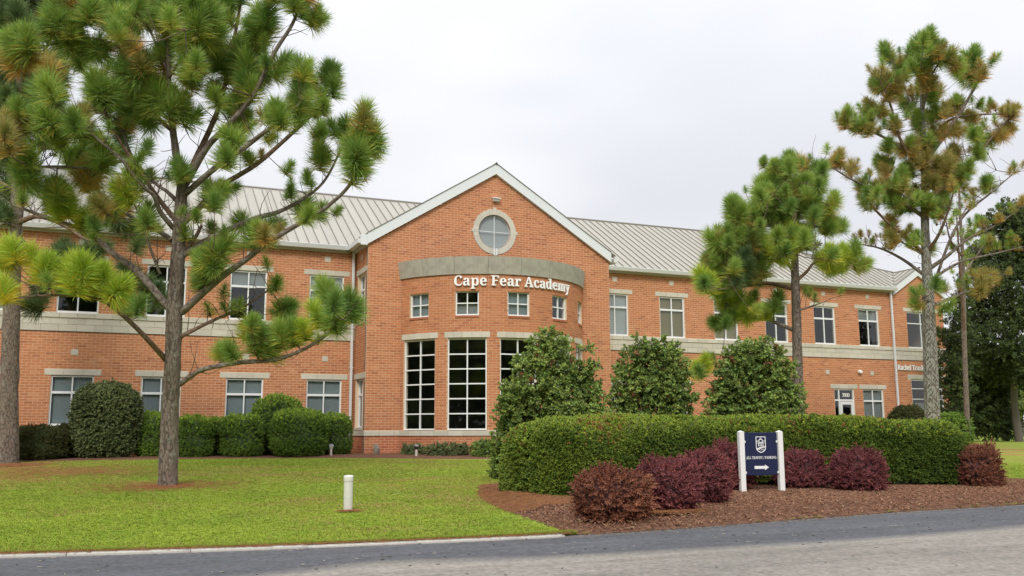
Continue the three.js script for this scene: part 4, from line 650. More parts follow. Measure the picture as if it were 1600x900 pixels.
pine('pine_tree', 'short dense bright green pine between two rounded hollies before the east wing', {
  seed: 303, group: 'pines in front of the school', depth: 29, trunk: [[1249, 690, 18], [1248, 640, 17], [1246, 560, 15.5], [1244, 480, 14], [1242, 420, 12], [1241, 350, 10], [1243, 300, 7], [1245, 250, 4]],
  limbs: [[[1243, 452, 7], [1200, 443], [1165, 447], [1135, 452, 3]], [[1245, 518, 7], [1210, 503], [1185, 490], [1145, 480, 3]], [[1242, 428, 6], [1228, 405], [1222, 385], [1215, 370, 2]], [[1243, 440, 6], [1260, 425], [1275, 408], [1315, 400, 2]], [[1241, 396, 5], [1262, 385], [1285, 380, 2]], [[1242, 350, 5], [1270, 353], [1305, 356, 2]], [[1242, 310, 6], [1200, 320], [1150, 330, 2]], [[1241, 350, 6], [1200, 352], [1150, 372], [1122, 385, 2]], [[1242, 400, 6], [1195, 405], [1150, 420], [1105, 440, 2]], [[1243, 320, 5], [1265, 310], [1295, 320, 2]], [[1244, 486, 4], [1270, 478], [1292, 470, 1]], [[1247, 592, 5], [1190, 592], [1130, 586], [1085, 576, 2]], [[1243, 290, 5], [1260, 270], [1277, 258, 2]], [[1243, 290, 5], [1220, 275], [1205, 265, 2]]],
  tufts: [[1234, 252, 14], [1255, 252, 15], [1277, 264, 15], [1207, 268, 16], [1220, 275, 18], [1263, 285, 24], [1277, 298, 18], [1199, 290, 20], [1231, 308, 34], [1199, 319, 24], [1258, 313, 26], [1189, 308, 16], [1150, 322, 16], [1165, 343, 22], [1189, 337, 22], [1298, 319, 15], [1282, 330, 16], [1306, 356, 15], [1293, 354, 13], [1125, 375, 24], [1138, 391, 26], [1162, 380, 24], [1180, 360, 22], [1215, 391, 24, 1], [1225, 378, 18, 1], [1194, 396, 22, 1], [1258, 377, 16, 1], [1237, 375, 17, 1], [1183, 417, 18], [1181, 436, 15, 2], [1290, 407, 20, 1], [1317, 407, 20, 1], [1305, 415, 16, 1], [1338, 396, 13], [1343, 412, 12], [1282, 412, 14], [1103, 441, 22, 1], [1130, 425, 22], [1125, 449, 20, 1], [1110, 420, 18], [1140, 467, 22, 1], [1127, 507, 15], [1173, 487, 18, 1], [1150, 480, 20], [1193, 493, 12, 1], [1083, 577, 13, 1], [1100, 572, 12, 1], [1213, 473, 10], [1145, 410, 22], [1160, 430, 20, 3], [1210, 345, 24], [1240, 335, 22], [1150, 358, 20], [1170, 400, 18, 3], [1135, 440, 16], [1118, 400, 18], [1265, 330, 16], [1225, 290, 20], [1140, 495, 13]], unit: 9, back: 1, fill: 4, bare: 40, scale: 1.0, mix: 0.04 });
pine('pine_tree', 'tallest pine on the right, thin crown with browning needles and mottled lichen trunk', {
  seed: 404, group: 'pines in front of the school', depth: 33, trunk: [[1458, 690, 24], [1457, 655, 23], [1455, 600, 22], [1452, 520, 20], [1450, 450, 17], [1447, 400, 14], [1445, 330, 12], [1445, 250, 10], [1441, 180, 7], [1440, 100, 4]], amp: 0.06, bark: lichenBark,
  limbs: [[[1447, 400, 7], [1415, 370], [1390, 350], [1365, 325], [1352, 308, 2]], [[1447, 432, 6], [1410, 405], [1375, 388], [1335, 380, 1.5]], [[1452, 420, 7], [1480, 400], [1510, 375], [1560, 350], [1590, 328, 1.5]], [[1448, 395, 6], [1465, 370], [1478, 340], [1490, 300, 2]], [[1456, 478, 6], [1500, 460], [1525, 450], [1550, 428, 2]], [[1445, 255, 7], [1480, 205], [1510, 160], [1530, 115], [1522, 92, 2]], [[1445, 310, 6], [1500, 275], [1550, 215], [1582, 180, 2]], [[1445, 260, 6], [1400, 225], [1350, 200], [1323, 188, 2]], [[1445, 340, 7], [1390, 303], [1340, 285], [1297, 260, 2]], [[1444, 270, 6], [1410, 225], [1390, 160], [1375, 125, 2]], [[1442, 200, 5], [1420, 150], [1390, 90, 2]], [[1442, 170, 5], [1455, 120], [1475, 85, 2]], [[1445, 240, 5], [1480, 190], [1520, 180], [1570, 178, 2]], [[1450, 440, 5], [1500, 410], [1560, 395], [1600, 385, 1.5]], [[1447, 400, 5], [1420, 385], [1400, 372, 1.5]], [[1446, 340, 5], [1470, 300], [1500, 280, 2]], [[1450, 470, 5], [1500, 345], [1550, 300], [1585, 270, 1.5]]],
  tufts: [[1387, 87, 16], [1430, 80, 20], [1457, 83, 26], [1477, 90, 18], [1433, 103, 20], [1387, 120, 20], [1373, 131, 16], [1520, 90, 17], [1533, 113, 14, 2], [1510, 120, 18], [1450, 123, 22, 2], [1400, 143, 20, 2], [1420, 160, 18], [1360, 163, 9, 2], [1380, 172, 15], [1323, 190, 14], [1340, 197, 15], [1360, 200, 14], [1483, 167, 16, 2], [1520, 183, 15, 2], [1570, 177, 11, 2], [1583, 178, 9, 2], [1577, 197, 11, 2], [1493, 200, 17, 2], [1467, 207, 18, 2], [1430, 190, 20], [1417, 230, 18], [1387, 227, 12], [1440, 243, 22, 2], [1470, 257, 25, 2], [1453, 277, 22, 2], [1380, 253, 17], [1380, 270, 17, 2], [1407, 283, 18], [1310, 247, 12, 2], [1297, 260, 10, 2], [1330, 263, 14, 2], [1340, 287, 14], [1507, 267, 18], [1533, 237, 12], [1560, 207, 12, 2], [1547, 220, 12], [1503, 287, 15], [1543, 287, 11], [1477, 287, 20], [1360, 313, 12], [1400, 313, 17], [1390, 298, 17], [1413, 322, 16], [1400, 373, 12, 2], [1390, 350, 13, 2], [1430, 380, 13], [1453, 393, 10], [1433, 457, 11], [1430, 480, 10], [1547, 433, 16, 2], [1533, 450, 14, 2], [1470, 447, 14], [1477, 480, 12], [1500, 160, 14], [1465, 150, 18], [1440, 140, 18], [1410, 110, 18], [1490, 240, 16, 2], [1520, 210, 14], [1350, 180, 10], [1420, 270, 18], [1440, 310, 20], [1470, 310, 16], [1370, 290, 14], [1400, 200, 16, 2], [1460, 185, 18], [1445, 225, 18], [1495, 105, 14], [1460, 330, 14], [1425, 300, 16], [1480, 270, 16, 2], [1450, 60, 12]], unit: 6.2, scale: 0.95, wispy: 1, fill: 15, back: 0.4, bare: 160, cones: 0.16, mix: 0.25 });
pine('pine_tree', 'slim twin-stemmed pine in front of the dark evergreen at right', {
  seed: 505, group: 'pines in front of the school', trunk: [[1513, 700, 9], [1509, 600, 7.5], [1506, 500, 7], [1505, 420, 6], [1500, 330, 4], [1498, 280, 2.5]],
  limbs: [[[1507, 520, 5], [1500, 420], [1495, 340, 2]], [[1505, 430, 4], [1525, 400], [1540, 380, 1.5]], [[1502, 380, 4], [1515, 365], [1528, 355, 1.5]], [[1503, 400, 4], [1485, 375], [1478, 345, 1.5]], [[1500, 340, 3], [1515, 320], [1535, 300, 1]]],
  tufts: [[1523, 367, 17], [1537, 385, 15], [1480, 345, 12], [1515, 400, 13], [1490, 300, 10], [1520, 420, 12], [1530, 350, 12], [1488, 390, 10], [1500, 320, 10], [1540, 300, 9], [1512, 440, 10]], unit: 7.5, scale: 0.85, wispy: 1, fill: 5, bare: 60 });
console.log('pines');
// ------------------------------------------------------------------ broadleaf trees at the edges, and those across the road that the windows mirror
{
  const b = at(-70, 720, 36); b.y = h(b.x, b.z);
  const L = (x, y, d, q) => { const p = at(x, y, d).sub(b); return [p.x, p.y, p.z, q]; };
  broadleaf('oak_tree', 'dark leafy tree behind the pines at the top left corner', b, { seed: 61, leaf: 'oak', tone: 'magnolia', den: 170, limb: 0.12, trunk: [[0, 0, 0, 0.35], [0.3, 4, 0, 0.28], [0.8, 9, 0, 0.2], [1.2, 14, 0, 0.12]], clumps: [L(10, 20, 35, 1.4), L(55, 30, 36, 1.3), L(0, 120, 36, 1.5), L(40, 145, 36, 1.2), L(95, 20, 37, 1.0), L(-30, 60, 36, 2), L(-40, 160, 37, 2), L(10, 170, 36, 1.2), L(65, 215, 36, 0.5), L(-50, -40, 36, 2), L(40, -40, 36, 1.6), L(-60, 250, 36, 1.5), L(75, 225, 35, 0.4), L(20, 80, 37, 1)] });
  const t = gp(1593, 690), M = (x, y, d, q, qy) => { const p = at(x, y, depthOf(t) + d).sub(t); return [p.x, p.y, p.z, q, qy]; };
  const tr = [[1593, 690, 0.28], [1586, 640, 0.24], [1583, 590, 0.22], [1580, 480, 0.17], [1578, 380, 0.1]].map(([x, y, w]) => { const p = at(x, y, depthOf(t)).sub(t); return [p.x, p.y, p.z, w]; }); tr[0][1] = -0.1;
  broadleaf('magnolia_tree', 'tall dark glossy broadleaf tree at the right edge with a leaning trunk', t, { seed: 62, leaf: 'oak', tone: 'magnolia', den: 210, limb: 0.1, trunk: tr, clumps: [M(1575, 335, 0, 1.1), M(1550, 355, 1, 1.0), M(1595, 360, -0.5, 1.4), M(1565, 390, 0.5, 1.5), M(1530, 400, 1, 0.9), M(1595, 420, 0, 1.7), M(1560, 440, -1, 1.5), M(1540, 480, 0.5, 1.4), M(1590, 490, -1, 1.7), M(1515, 510, 1, 1.2), M(1555, 530, -1.5, 1.6), M(1590, 555, -1, 1.5), M(1525, 560, 0, 1.3), M(1500, 545, 1.5, 1.0), M(1560, 580, 0.5, 1.2), M(1630, 400, 0, 2), M(1640, 480, 0, 2), M(1630, 560, 0, 1.6), M(1490, 580, 2, 0.8), M(1600, 340, 1, 1), M(1515, 470, 2, 0.9), M(1610, 590, -2, 1), M(1535, 430, 0, 1)] });
  const e = gp(1532, 690), K = (x, y, d, q, qy) => { const p = at(x, y, depthOf(e) + 2 + d).sub(e); return [p.x, p.y, p.z, q, qy]; };
  broadleaf('evergreen_bush', 'tall dark evergreen bush reaching to the grass beyond the school corner', e, { seed: 63, cat: 'bush', leaf: 'oak', size: 0.9, tone: 'magnolia', den: 330, clumps: [K(1530, 640, 0, 2, 1.9), K(1555, 655, -0.3, 1.5, 1.6), K(1505, 650, 0.3, 1.4, 1.7), K(1530, 590, 0.3, 1.8, 1.5), K(1560, 610, 0, 1.3, 1.3), K(1500, 600, 0.6, 1.3, 1.5), K(1575, 670, 0, 0.7, 0.9), K(1490, 630, 1, 0.9, 1.6)] });
  const y = at(1492, 680, 48); y.y = h(y.x, y.z); const Y = (px, py, d, q, qy) => { const p = at(px, py, 48 + d).sub(y); return [p.x, p.y, p.z, q, qy]; };
  broadleaf('young_magnolia', 'dark leafy sapling against the school corner, behind the slim pine', y, { seed: 64, leaf: 'oak', size: 0.75, tone: 'magnolia', den: 230, limb: 0.05, trunk: [[0, -0.1, 0, 0.12], [0.1, 2, 0, 0.1], [0.05, 5, 0, 0.06]], clumps: [Y(1488, 640, 0, 0.8), Y(1480, 600, 0.2, 0.75), Y(1500, 610, -0.2, 0.8), Y(1476, 565, 0, 0.6), Y(1495, 570, 0, 0.9), Y(1484, 530, 0.2, 0.7), Y(1503, 530, 0, 0.8), Y(1496, 495, 0, 0.7), Y(1506, 465, 0.2, 0.6), Y(1470, 520, 0, 0.3), Y(1468, 590, 0, 0.3), Y(1500, 440, 0, 0.4)] });
  // far wood beyond the grass
  [[1597, 640, 95, 'pale leafy tree far beyond the grass, behind the leaning trunk'], [1625, 630, 105, 'pale far tree just past the right edge'], [1560, 640, 110, 'far pale tree seen through the dark foliage at right']].forEach(([x, y, d, label], i) => { const q = at(x, 672, d); q.y = h(q.x, q.z); broadleaf('distant_tree', label, q, { seed: 70 + i, leaf: 'oak', size: 2.2, tone: 'pale', den: 26, limb: 0.15, group: 'far trees at the right', trunk: [[0, -0.1, 0, 0.3], [0, 3, 0, 0.2], [0.2, 6, 0, 0.1]], clumps: [[0, 5, 0, 2.6], [-1.6, 3.5, 0.4, 1.8], [1.5, 3.8, -0.3, 2], [0.3, 7.2, 0, 1.8], [0.4, 2.4, 0.8, 1.4]] }); });
  // trees on the far side of the road, behind the viewer: they show only as dark shapes in the window glass
  [[-14, 60, 12, 'oak standing across the road, left of the viewer, mirrored in the windows'], [-2, 57, 13, 'tall oak across the road, mirrored in the bay glass'], [10, 60, 12, 'broad oak across the road opposite the sign'], [22, 57, 13, 'rounded oak across the road opposite the hedge'], [35, 62, 12, 'oak across the road opposite the east wing'], [-27, 54, 13, 'oak across the road at the far bend'], [-38, 44, 12, 'oak beside the road bend west of the school'], [-46, 31, 13, 'westernmost oak past the road bend'], [49, 58, 12, 'oak across the road beyond the east wing'], [-33, 2, 13, 'oak just west of the school, mirrored in the bay side'], [-42, -8, 13, 'oak behind the west end of the school'], [-40, 14, 12, 'oak on the west lawn past the frame edge']].forEach(([x, z, s, label], i) => broadleaf('roadside_oak', label, V(x, -0.78, z), { seed: 80 + i, leaf: 'oak', size: 2.8, tone: 'magnolia', den: 20, limb: 0.2, group: 'oaks across the road', trunk: [[0, -0.1, 0, 0.4], [0.2, s * 0.3, 0, 0.3], [0, s * 0.8, 0.2, 0.12]], clumps: [[0, s * 0.75, 0, s * 0.36], [-s * 0.3, s * 0.55, 0.5, s * 0.3], [s * 0.3, s * 0.58, -0.4, s * 0.3], [0.3, s * 1.02, 0, s * 0.26], [s * 0.12, s * 0.45, s * 0.2, s * 0.26], [-s * 0.15, s * 0.4, -s * 0.2, s * 0.25], [s * 0.3, s * 0.25, 0, s * 0.26], [-s * 0.35, s * 0.27, 0.3, s * 0.26]] }));
}
// hollies behind the hedge
function hollyTree(label, px, depth, clumps, seed) {
  const b = at(px, 700, depth); b.y = h(b.x, b.z) + 0.05; const C = clumps.map(([x, y, q, d = 0]) => { const p = at(x, y, depth + d).sub(b); return [p.x, p.y, p.z, q * depth / FOC, q * depth / FOC * 0.95]; });
  broadleaf('holly_tree', label, b, { seed, cat: 'holly', leaf: 'holly', tone: 'holly', size: 1.3, den: 720, limb: 0.028, rusty: 0.014, group: 'hollies behind the hedge', trunk: [[0, -0.1, 0, 0.07], [0.05, 1, 0, 0.06], [-0.03, 2, 0.02, 0.045], [0.02, 3, 0, 0.025]], clumps: C });
}
hollyTree('loose holly with a tall leading shoot before the curved bay windows', 862, 24, [[858, 528, 13], [840, 535, 12], [872, 545, 17], [850, 565, 22], [880, 575, 24, 0.3], [820, 575, 18], [905, 590, 22], [835, 600, 26, -0.2], [870, 610, 28], [805, 615, 22], [920, 615, 22, 0.2], [850, 640, 28], [890, 640, 28, -0.2], [810, 645, 25], [930, 640, 18], [800, 668, 24], [925, 575, 9], [915, 545, 7], [790, 640, 14], [860, 670, 26], [935, 570, 6]], 91);
hollyTree('rounded holly in the middle behind the hedge, left of the short pine', 1020, 25.5, [[1010, 548, 16], [1030, 545, 15], [1045, 558, 17], [990, 565, 20], [1020, 575, 26], [1055, 580, 22], [980, 595, 24], [1015, 605, 30], [1050, 610, 28], [975, 625, 22], [1005, 640, 28], [1040, 640, 28], [1068, 625, 18], [985, 655, 24], [1020, 665, 26], [1060, 655, 22], [1000, 535, 7], [1052, 545, 7]], 92);
hollyTree('rounded holly behind the sign with the short pine rising beside it', 1182, 25.5, [[1160, 550, 16], [1185, 548, 18], [1145, 560, 16], [1205, 562, 20], [1170, 575, 26], [1135, 585, 18], [1200, 590, 27], [1225, 590, 18], [1150, 605, 28], [1190, 620, 30], [1125, 620, 20], [1235, 615, 20], [1215, 635, 27], [1145, 640, 26], [1180, 655, 28], [1240, 645, 18], [1120, 645, 16], [1240, 570, 6]], 93);
{ const b = gp(802, 750); const C = [[800, 690, 30], [815, 715, 28], [795, 725, 26], [820, 680, 24], [785, 705, 20], [805, 660, 20], [790, 740, 20], [825, 740, 20], [780, 735, 12]].map(([x, y, q]) => { const p = at(x, y, depthOf(b) + 0.5).sub(b); return [p.x, p.y, p.z, q * 23 / FOC, q * 23 / FOC]; });
  broadleaf('holly_bush', 'dense low holly at the left end of the hedge, foot in pine straw', b, { seed: 94, cat: 'holly', leaf: 'holly', tone: 'holly', size: 1.25, den: 900, limb: 0.02, trunk: [[0.1, -0.05, -0.4, 0.05], [0.1, 0.6, -0.4, 0.04], [0.1, 1.2, -0.4, 0.02]], clumps: C }); }
console.log('broadleaf');
// ------------------------------------------------------------------ clipped hedge behind the sign
{
  const hg = thing('hedge', 'long clipped green hedge with a rounded top behind the sign', 'hedge', V(13.2, h(13.2, 20), 20)), r = rng(33), [c0, c1] = TONE.hedge;
  const line = new THREE.CatmullRomCurve3([V(8.75, 0, 19.9), V(10.4, 0, 19.35), V(13, 0, 18.95), V(16, 0, 19.25), V(18.95, 0, 20.45)]), L = line.getLength();
  const surf = (t, a, k = 1) => {                                        // t along, a across from front foot (0) over the top to rear foot (PI)
    const p = line.getPoint(clamp(t)), tg = line.getTangent(clamp(t)), nx = V(-tg.z, 0, tg.x).multiplyScalar(tg.x > 0 ? 1 : -1), end = t < 0 ? -t * L : t > 1 ? (t - 1) * L : 0, E = 0.75, sh = Math.pow(Math.max(0, 1 - Math.pow(end / E, 2.6)), 1 / 2.6);
    const ca = Math.cos(a), sa = Math.sin(a), x = Math.sign(ca) * Math.pow(Math.abs(ca), 0.55) * 1.18, y = Math.pow(sa, 0.5);
    const q = p.clone().addScaledVector(tg, Math.sign(t - 0.5) * end).addScaledVector(nx, x * sh * k), g = h(q.x, q.z), top = 1.20 + g * 0.1 - 0.14 * clamp(Math.abs(t - 0.5) * 2 - 0.55) * 2 - (end > 0 ? (1 - sh) * 0.35 : 0);
    const n = 0.09 * (vn3(q.x * 1.3, y * 2 + 3, q.z * 1.3) - 0.5) + 0.07 * (vn3(q.x * 3.4, y * 5, q.z * 3.4) - 0.5); q.y = g + (top - g) * y * (k < 1 ? 0.94 : 1) + n * y; q.addScaledVector(nx, n * 1.2 * Math.sign(ca)); return [q, nx.multiplyScalar(ca).add(V(0, sa, 0)).addScaledVector(tg, end > 0 ? Math.sign(t - 0.5) * end / E * 1.2 : 0).normalize()];
  };
  const P = [], I = [], NT = 60, NA = 14, e = 0.5 / L; for (let i = 0; i <= NT; i++) for (let j = 0; j <= NA; j++) { const q = surf(lerp(-e, 1 + e, i / NT), lerp(0.001, Math.PI - 0.001, j / NA), 0.82)[0].sub(hg.position); P.push(q.x, q.y - 0.03, q.z); }
  for (let i = 0; i < NT; i++) for (let j = 0; j < NA; j++) { const a = i * (NA + 1) + j, b = a + NA + 1; I.push(a, b, a + 1, a + 1, b, b + 1); }
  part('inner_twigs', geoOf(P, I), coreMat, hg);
  const ms = [[], []], cs = [[], []];
  for (let k = 0; k < 42000; k++) {
    let t = lerp(-0.6 / L, 1 + 0.6 / L, r()), capped = false; if (r() < 0.17) { const u = Math.sqrt(r()), en = 0.75 * Math.pow(1 - Math.pow(u, 2.6), 1 / 2.6) / L; t = r() < 0.6 ? -en : 1 + en; capped = true; } const a = Math.acos(1 - 2 * r()), v = r(); let aa = r() < 0.45 ? lerp(0.02, 0.8, r()) : a; if (capped) { aa = Math.asin(v * v); if (r() < 0.5) aa = Math.PI - aa; } const [q, n] = surf(t, aa); q.sub(hg.position);
    const hole = clamp((vn3(q.x * 0.9 + 4, q.y * 1.5 + 2, q.z) - 0.6) * 5) * (aa < 1.2 && t < 0.45 && t > 0.12 ? 0.8 : 0); if (r() < hole * 0.7) continue;
    q.addScaledVector(n, -0.13 * r() * r() - hole * 0.2 + (r() < 0.05 ? 0.06 * r() : 0));
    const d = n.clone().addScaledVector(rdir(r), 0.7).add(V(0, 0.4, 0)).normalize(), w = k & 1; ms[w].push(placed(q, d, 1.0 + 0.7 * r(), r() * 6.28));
    const toplit = clamp((n.y - 0.45) * 2) * 0.6 * r(), nv = vn3(q.x * 0.8 + 9, q.y * 1.8, q.z * 1.2); let c = r() < clamp((n.y - 0.5) * 1.8) * 0.5 ? mixC([0.24, 0.36, 0.055], [0.4, 0.5, 0.08], r()) : mixC(c0, c1, clamp(0.0 + 0.55 * r() + 0.9 * (nv - 0.5) + toplit)); if (r() < clamp((vn(q.x * 1.5 + 40, q.z * 1.5 + 3) - 0.6) * 2) * clamp((n.y - 0.3) * 2) * 0.4) c = mixC([0.26, 0.17, 0.06], [0.4, 0.22, 0.09], r()); cs[w].push(c);  // leaves on the hedge top painted lighter to imitate light from overhead
  }
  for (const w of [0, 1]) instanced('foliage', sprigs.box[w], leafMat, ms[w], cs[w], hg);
  const br = []; for (let i = 0; i < 26; i++) { const t = 0.15 + 0.25 * r(), [q, n] = surf(t, 0.35 + 0.45 * r()); q.sub(hg.position).addScaledVector(n, -0.12); const d = rdir(r).multiplyScalar(0.5).add(V(0.15, 0.35, 0)).multiplyScalar(0.4 + 0.4 * r()); br.push(tube([q, q.clone().addScaledVector(d, 0.5).addScaledVector(rdir(r), 0.03), q.clone().add(d).addScaledVector(n, 0.08)], [0.008, 0.005, 0.003], 5, 0, 2)); }
  part('bare_stems', mergeGeometries(br), std(lin(0.2, 0.16, 0.12), 0.9), hg).userData.kind = 'stuff';
}
// fringe-flower shrubs in front of it
const RED = { leaf: 'fringe', tone: 'red', red: 1, den: 720, rough: 0.16, stray: 0.22, e: 0.85 }, RG = 'purple-leaved shrubs along the hedge';
shrubAt('fringe_shrub', 'rust tinged purple shrub nearest the road, left of the others', 'shrub', 908, 1016, 743, 813, { ...RED, tone: 'rust', seed: 1, deep: 0.75 }, RG, 0.1);
shrubAt('fringe_shrub', 'wide plum shrub just left of the sign, left half of the pair', 'shrub', 1002, 1095, 727, 800, { ...RED, seed: 2, deep: 0.8 }, RG, 0.12);
shrubAt('fringe_shrub', 'taller plum shrub touching the left sign post', 'shrub', 1062, 1145, 716, 787, { ...RED, seed: 3, deep: 0.7, stray: 0.12 }, RG, 0.13);
shrubAt('fringe_shrub', 'plum shrub peeping out behind the left sign post', 'shrub', 1110, 1180, 701, 766, { ...RED, seed: 4, deep: 0.6 }, RG, 0.14);
shrubAt('fringe_shrub', 'small plum shrub just right of the sign', 'shrub', 1222, 1295, 712, 763, { ...RED, seed: 5, deep: 0.7 }, RG, 0.14);
shrubAt('fringe_shrub', 'rounded plum shrub standing alone between the sign and hedge end', 'shrub', 1312, 1389, 710, 768, { ...RED, seed: 6, deep: 0.8 }, RG, 0.13);
shrubAt('fringe_shrub', 'reddish brown shrub past the right end of the hedge', 'shrub', 1512, 1571, 704, 766, { ...RED, tone: 'rust', seed: 7, deep: 0.9 }, RG, 0.05);
// foundation shrubs along the west wing
const FG = 'clipped shrubs along the west wing';
shrubAt('shrub', 'low dark olive mound beside the left pine trunk', 'shrub', 25, 102, 667, 715, { wz: 2.1, seed: 11, tone: 'dark', e: 0.62, e2: 0.8, rough: 0.06, den: 520, rz: 0.9 }, FG);
shrubAt('shrub', 'small dark mound tucked against the tall grey-green shrub', 'shrub', 90, 126, 664, 711, { wz: 1.5, seed: 12, tone: 'dark', e: 0.7, rough: 0.06, den: 520, rz: 0.6 }, FG);
shrubAt('shrub', 'tall egg-shaped grey-green shrub between the two left lower windows', 'shrub', 120, 212, 603, 714, { wz: 1.9, seed: 13, tone: 'grey', e: 0.72, rough: 0.07, den: 470, rz: 0.95, stray: 0.12, leaf: 'holly' }, FG);
shrubAt('shrub', 'green clipped shrub left of the large pine trunk', 'shrub', 215, 262, 647, 711, { wz: 1.6, seed: 14, tone: 'box', e: 0.62, e2: 0.8, toplit: 0.9, rough: 0.07, rz: 0.75 }, FG);
shrubAt('shrub', 'boxy green shrub just right of the large pine trunk', 'shrub', 274, 331, 652, 713, { wz: 2.5, seed: 15, tone: 'box', e: 0.62, e2: 0.8, toplit: 0.9, rough: 0.06, rz: 0.75 }, FG);
shrubAt('shrub', 'narrow green shrub in the gap of the boxy row', 'shrub', 322, 362, 654, 708, { wz: 1.7, seed: 16, tone: 'box', e: 0.6, toplit: 0.9, rough: 0.06, rz: 0.6 }, FG);
shrubAt('shrub', 'boxy green shrub under the third lower window', 'shrub', 348, 409, 650, 714, { wz: 2.7, seed: 17, tone: 'box', e: 0.62, e2: 0.8, toplit: 0.9, rough: 0.06, rz: 0.8 }, FG);
shrubAt('shrub', 'tallest bright green shrub at the back of the row', 'shrub', 393, 474, 620, 706, { wz: 1.7, seed: 18, tone: 'box', e: 0.8, toplit: 1, rough: 0.09, rz: 0.7 }, FG);
shrubAt('shrub', 'large rounded green shrub standing forward of the tallest one', 'shrub', 424, 509, 642, 714, { wz: 3.2, seed: 19, tone: 'box', e: 0.64, e2: 0.85, toplit: 0.9, rough: 0.07, rz: 0.95 }, FG);
shrubAt('shrub', 'green shrub nearest the white downspout', 'shrub', 500, 548, 649, 709, { wz: 2.3, seed: 20, tone: 'box', e: 0.65, toplit: 0.9, rough: 0.08, rz: 0.75 }, FG);
const LG = 'low plants at the foot of the bay';
shrubAt('low_plant', 'low leafy plant behind the black garden light', 'plant', 632, 664, 699, 710, { wz: 3.7, rz: 0.3, seed: 31, tone: 'grey', rough: 0.2, stray: 0.3, den: 300, leaf: 'holly' }, LG);
shrubAt('low_plant', 'wide low leafy plant under the second bay window', 'plant', 671, 730, 699, 713, { wz: 4.6, rz: 0.3, seed: 32, tone: 'grey', rough: 0.2, stray: 0.3, den: 300, leaf: 'holly', deep: 0.6 }, LG);
shrubAt('low_plant', 'low leafy plant beside the dense holly', 'plant', 740, 780, 693, 711, { wz: 5.6, rz: 0.35, seed: 33, tone: 'holly', rough: 0.2, stray: 0.3, den: 300, leaf: 'holly' }, LG);
{ const q = (label, x0, x1, yt, yb, d, seed, tn) => { const b = at((x0 + x1) / 2, yb, d); b.y = h(b.x, b.z) - 0.03; const s = d / FOC; shrub('shrub', label, 'shrub', b, { rx: (x1 - x0) * s / 2, hgt: Math.max(0.6, at((x0 + x1) / 2, yt, d).y - b.y), rz: 0.9, seed, tone: tn, e: 0.7, den: 260, leaf: 'holly', rough: 0.08 }, 'shrubs below the conference windows'); };
  q('olive shrub at the foot of the far downspout', 1396, 1447, 637, 700, 47, 41, 'dark'); q('dark green shrub right of the lichen-mottled trunk', 1468, 1513, 648, 700, 46, 42, 'box'); }
console.log('shrubs');
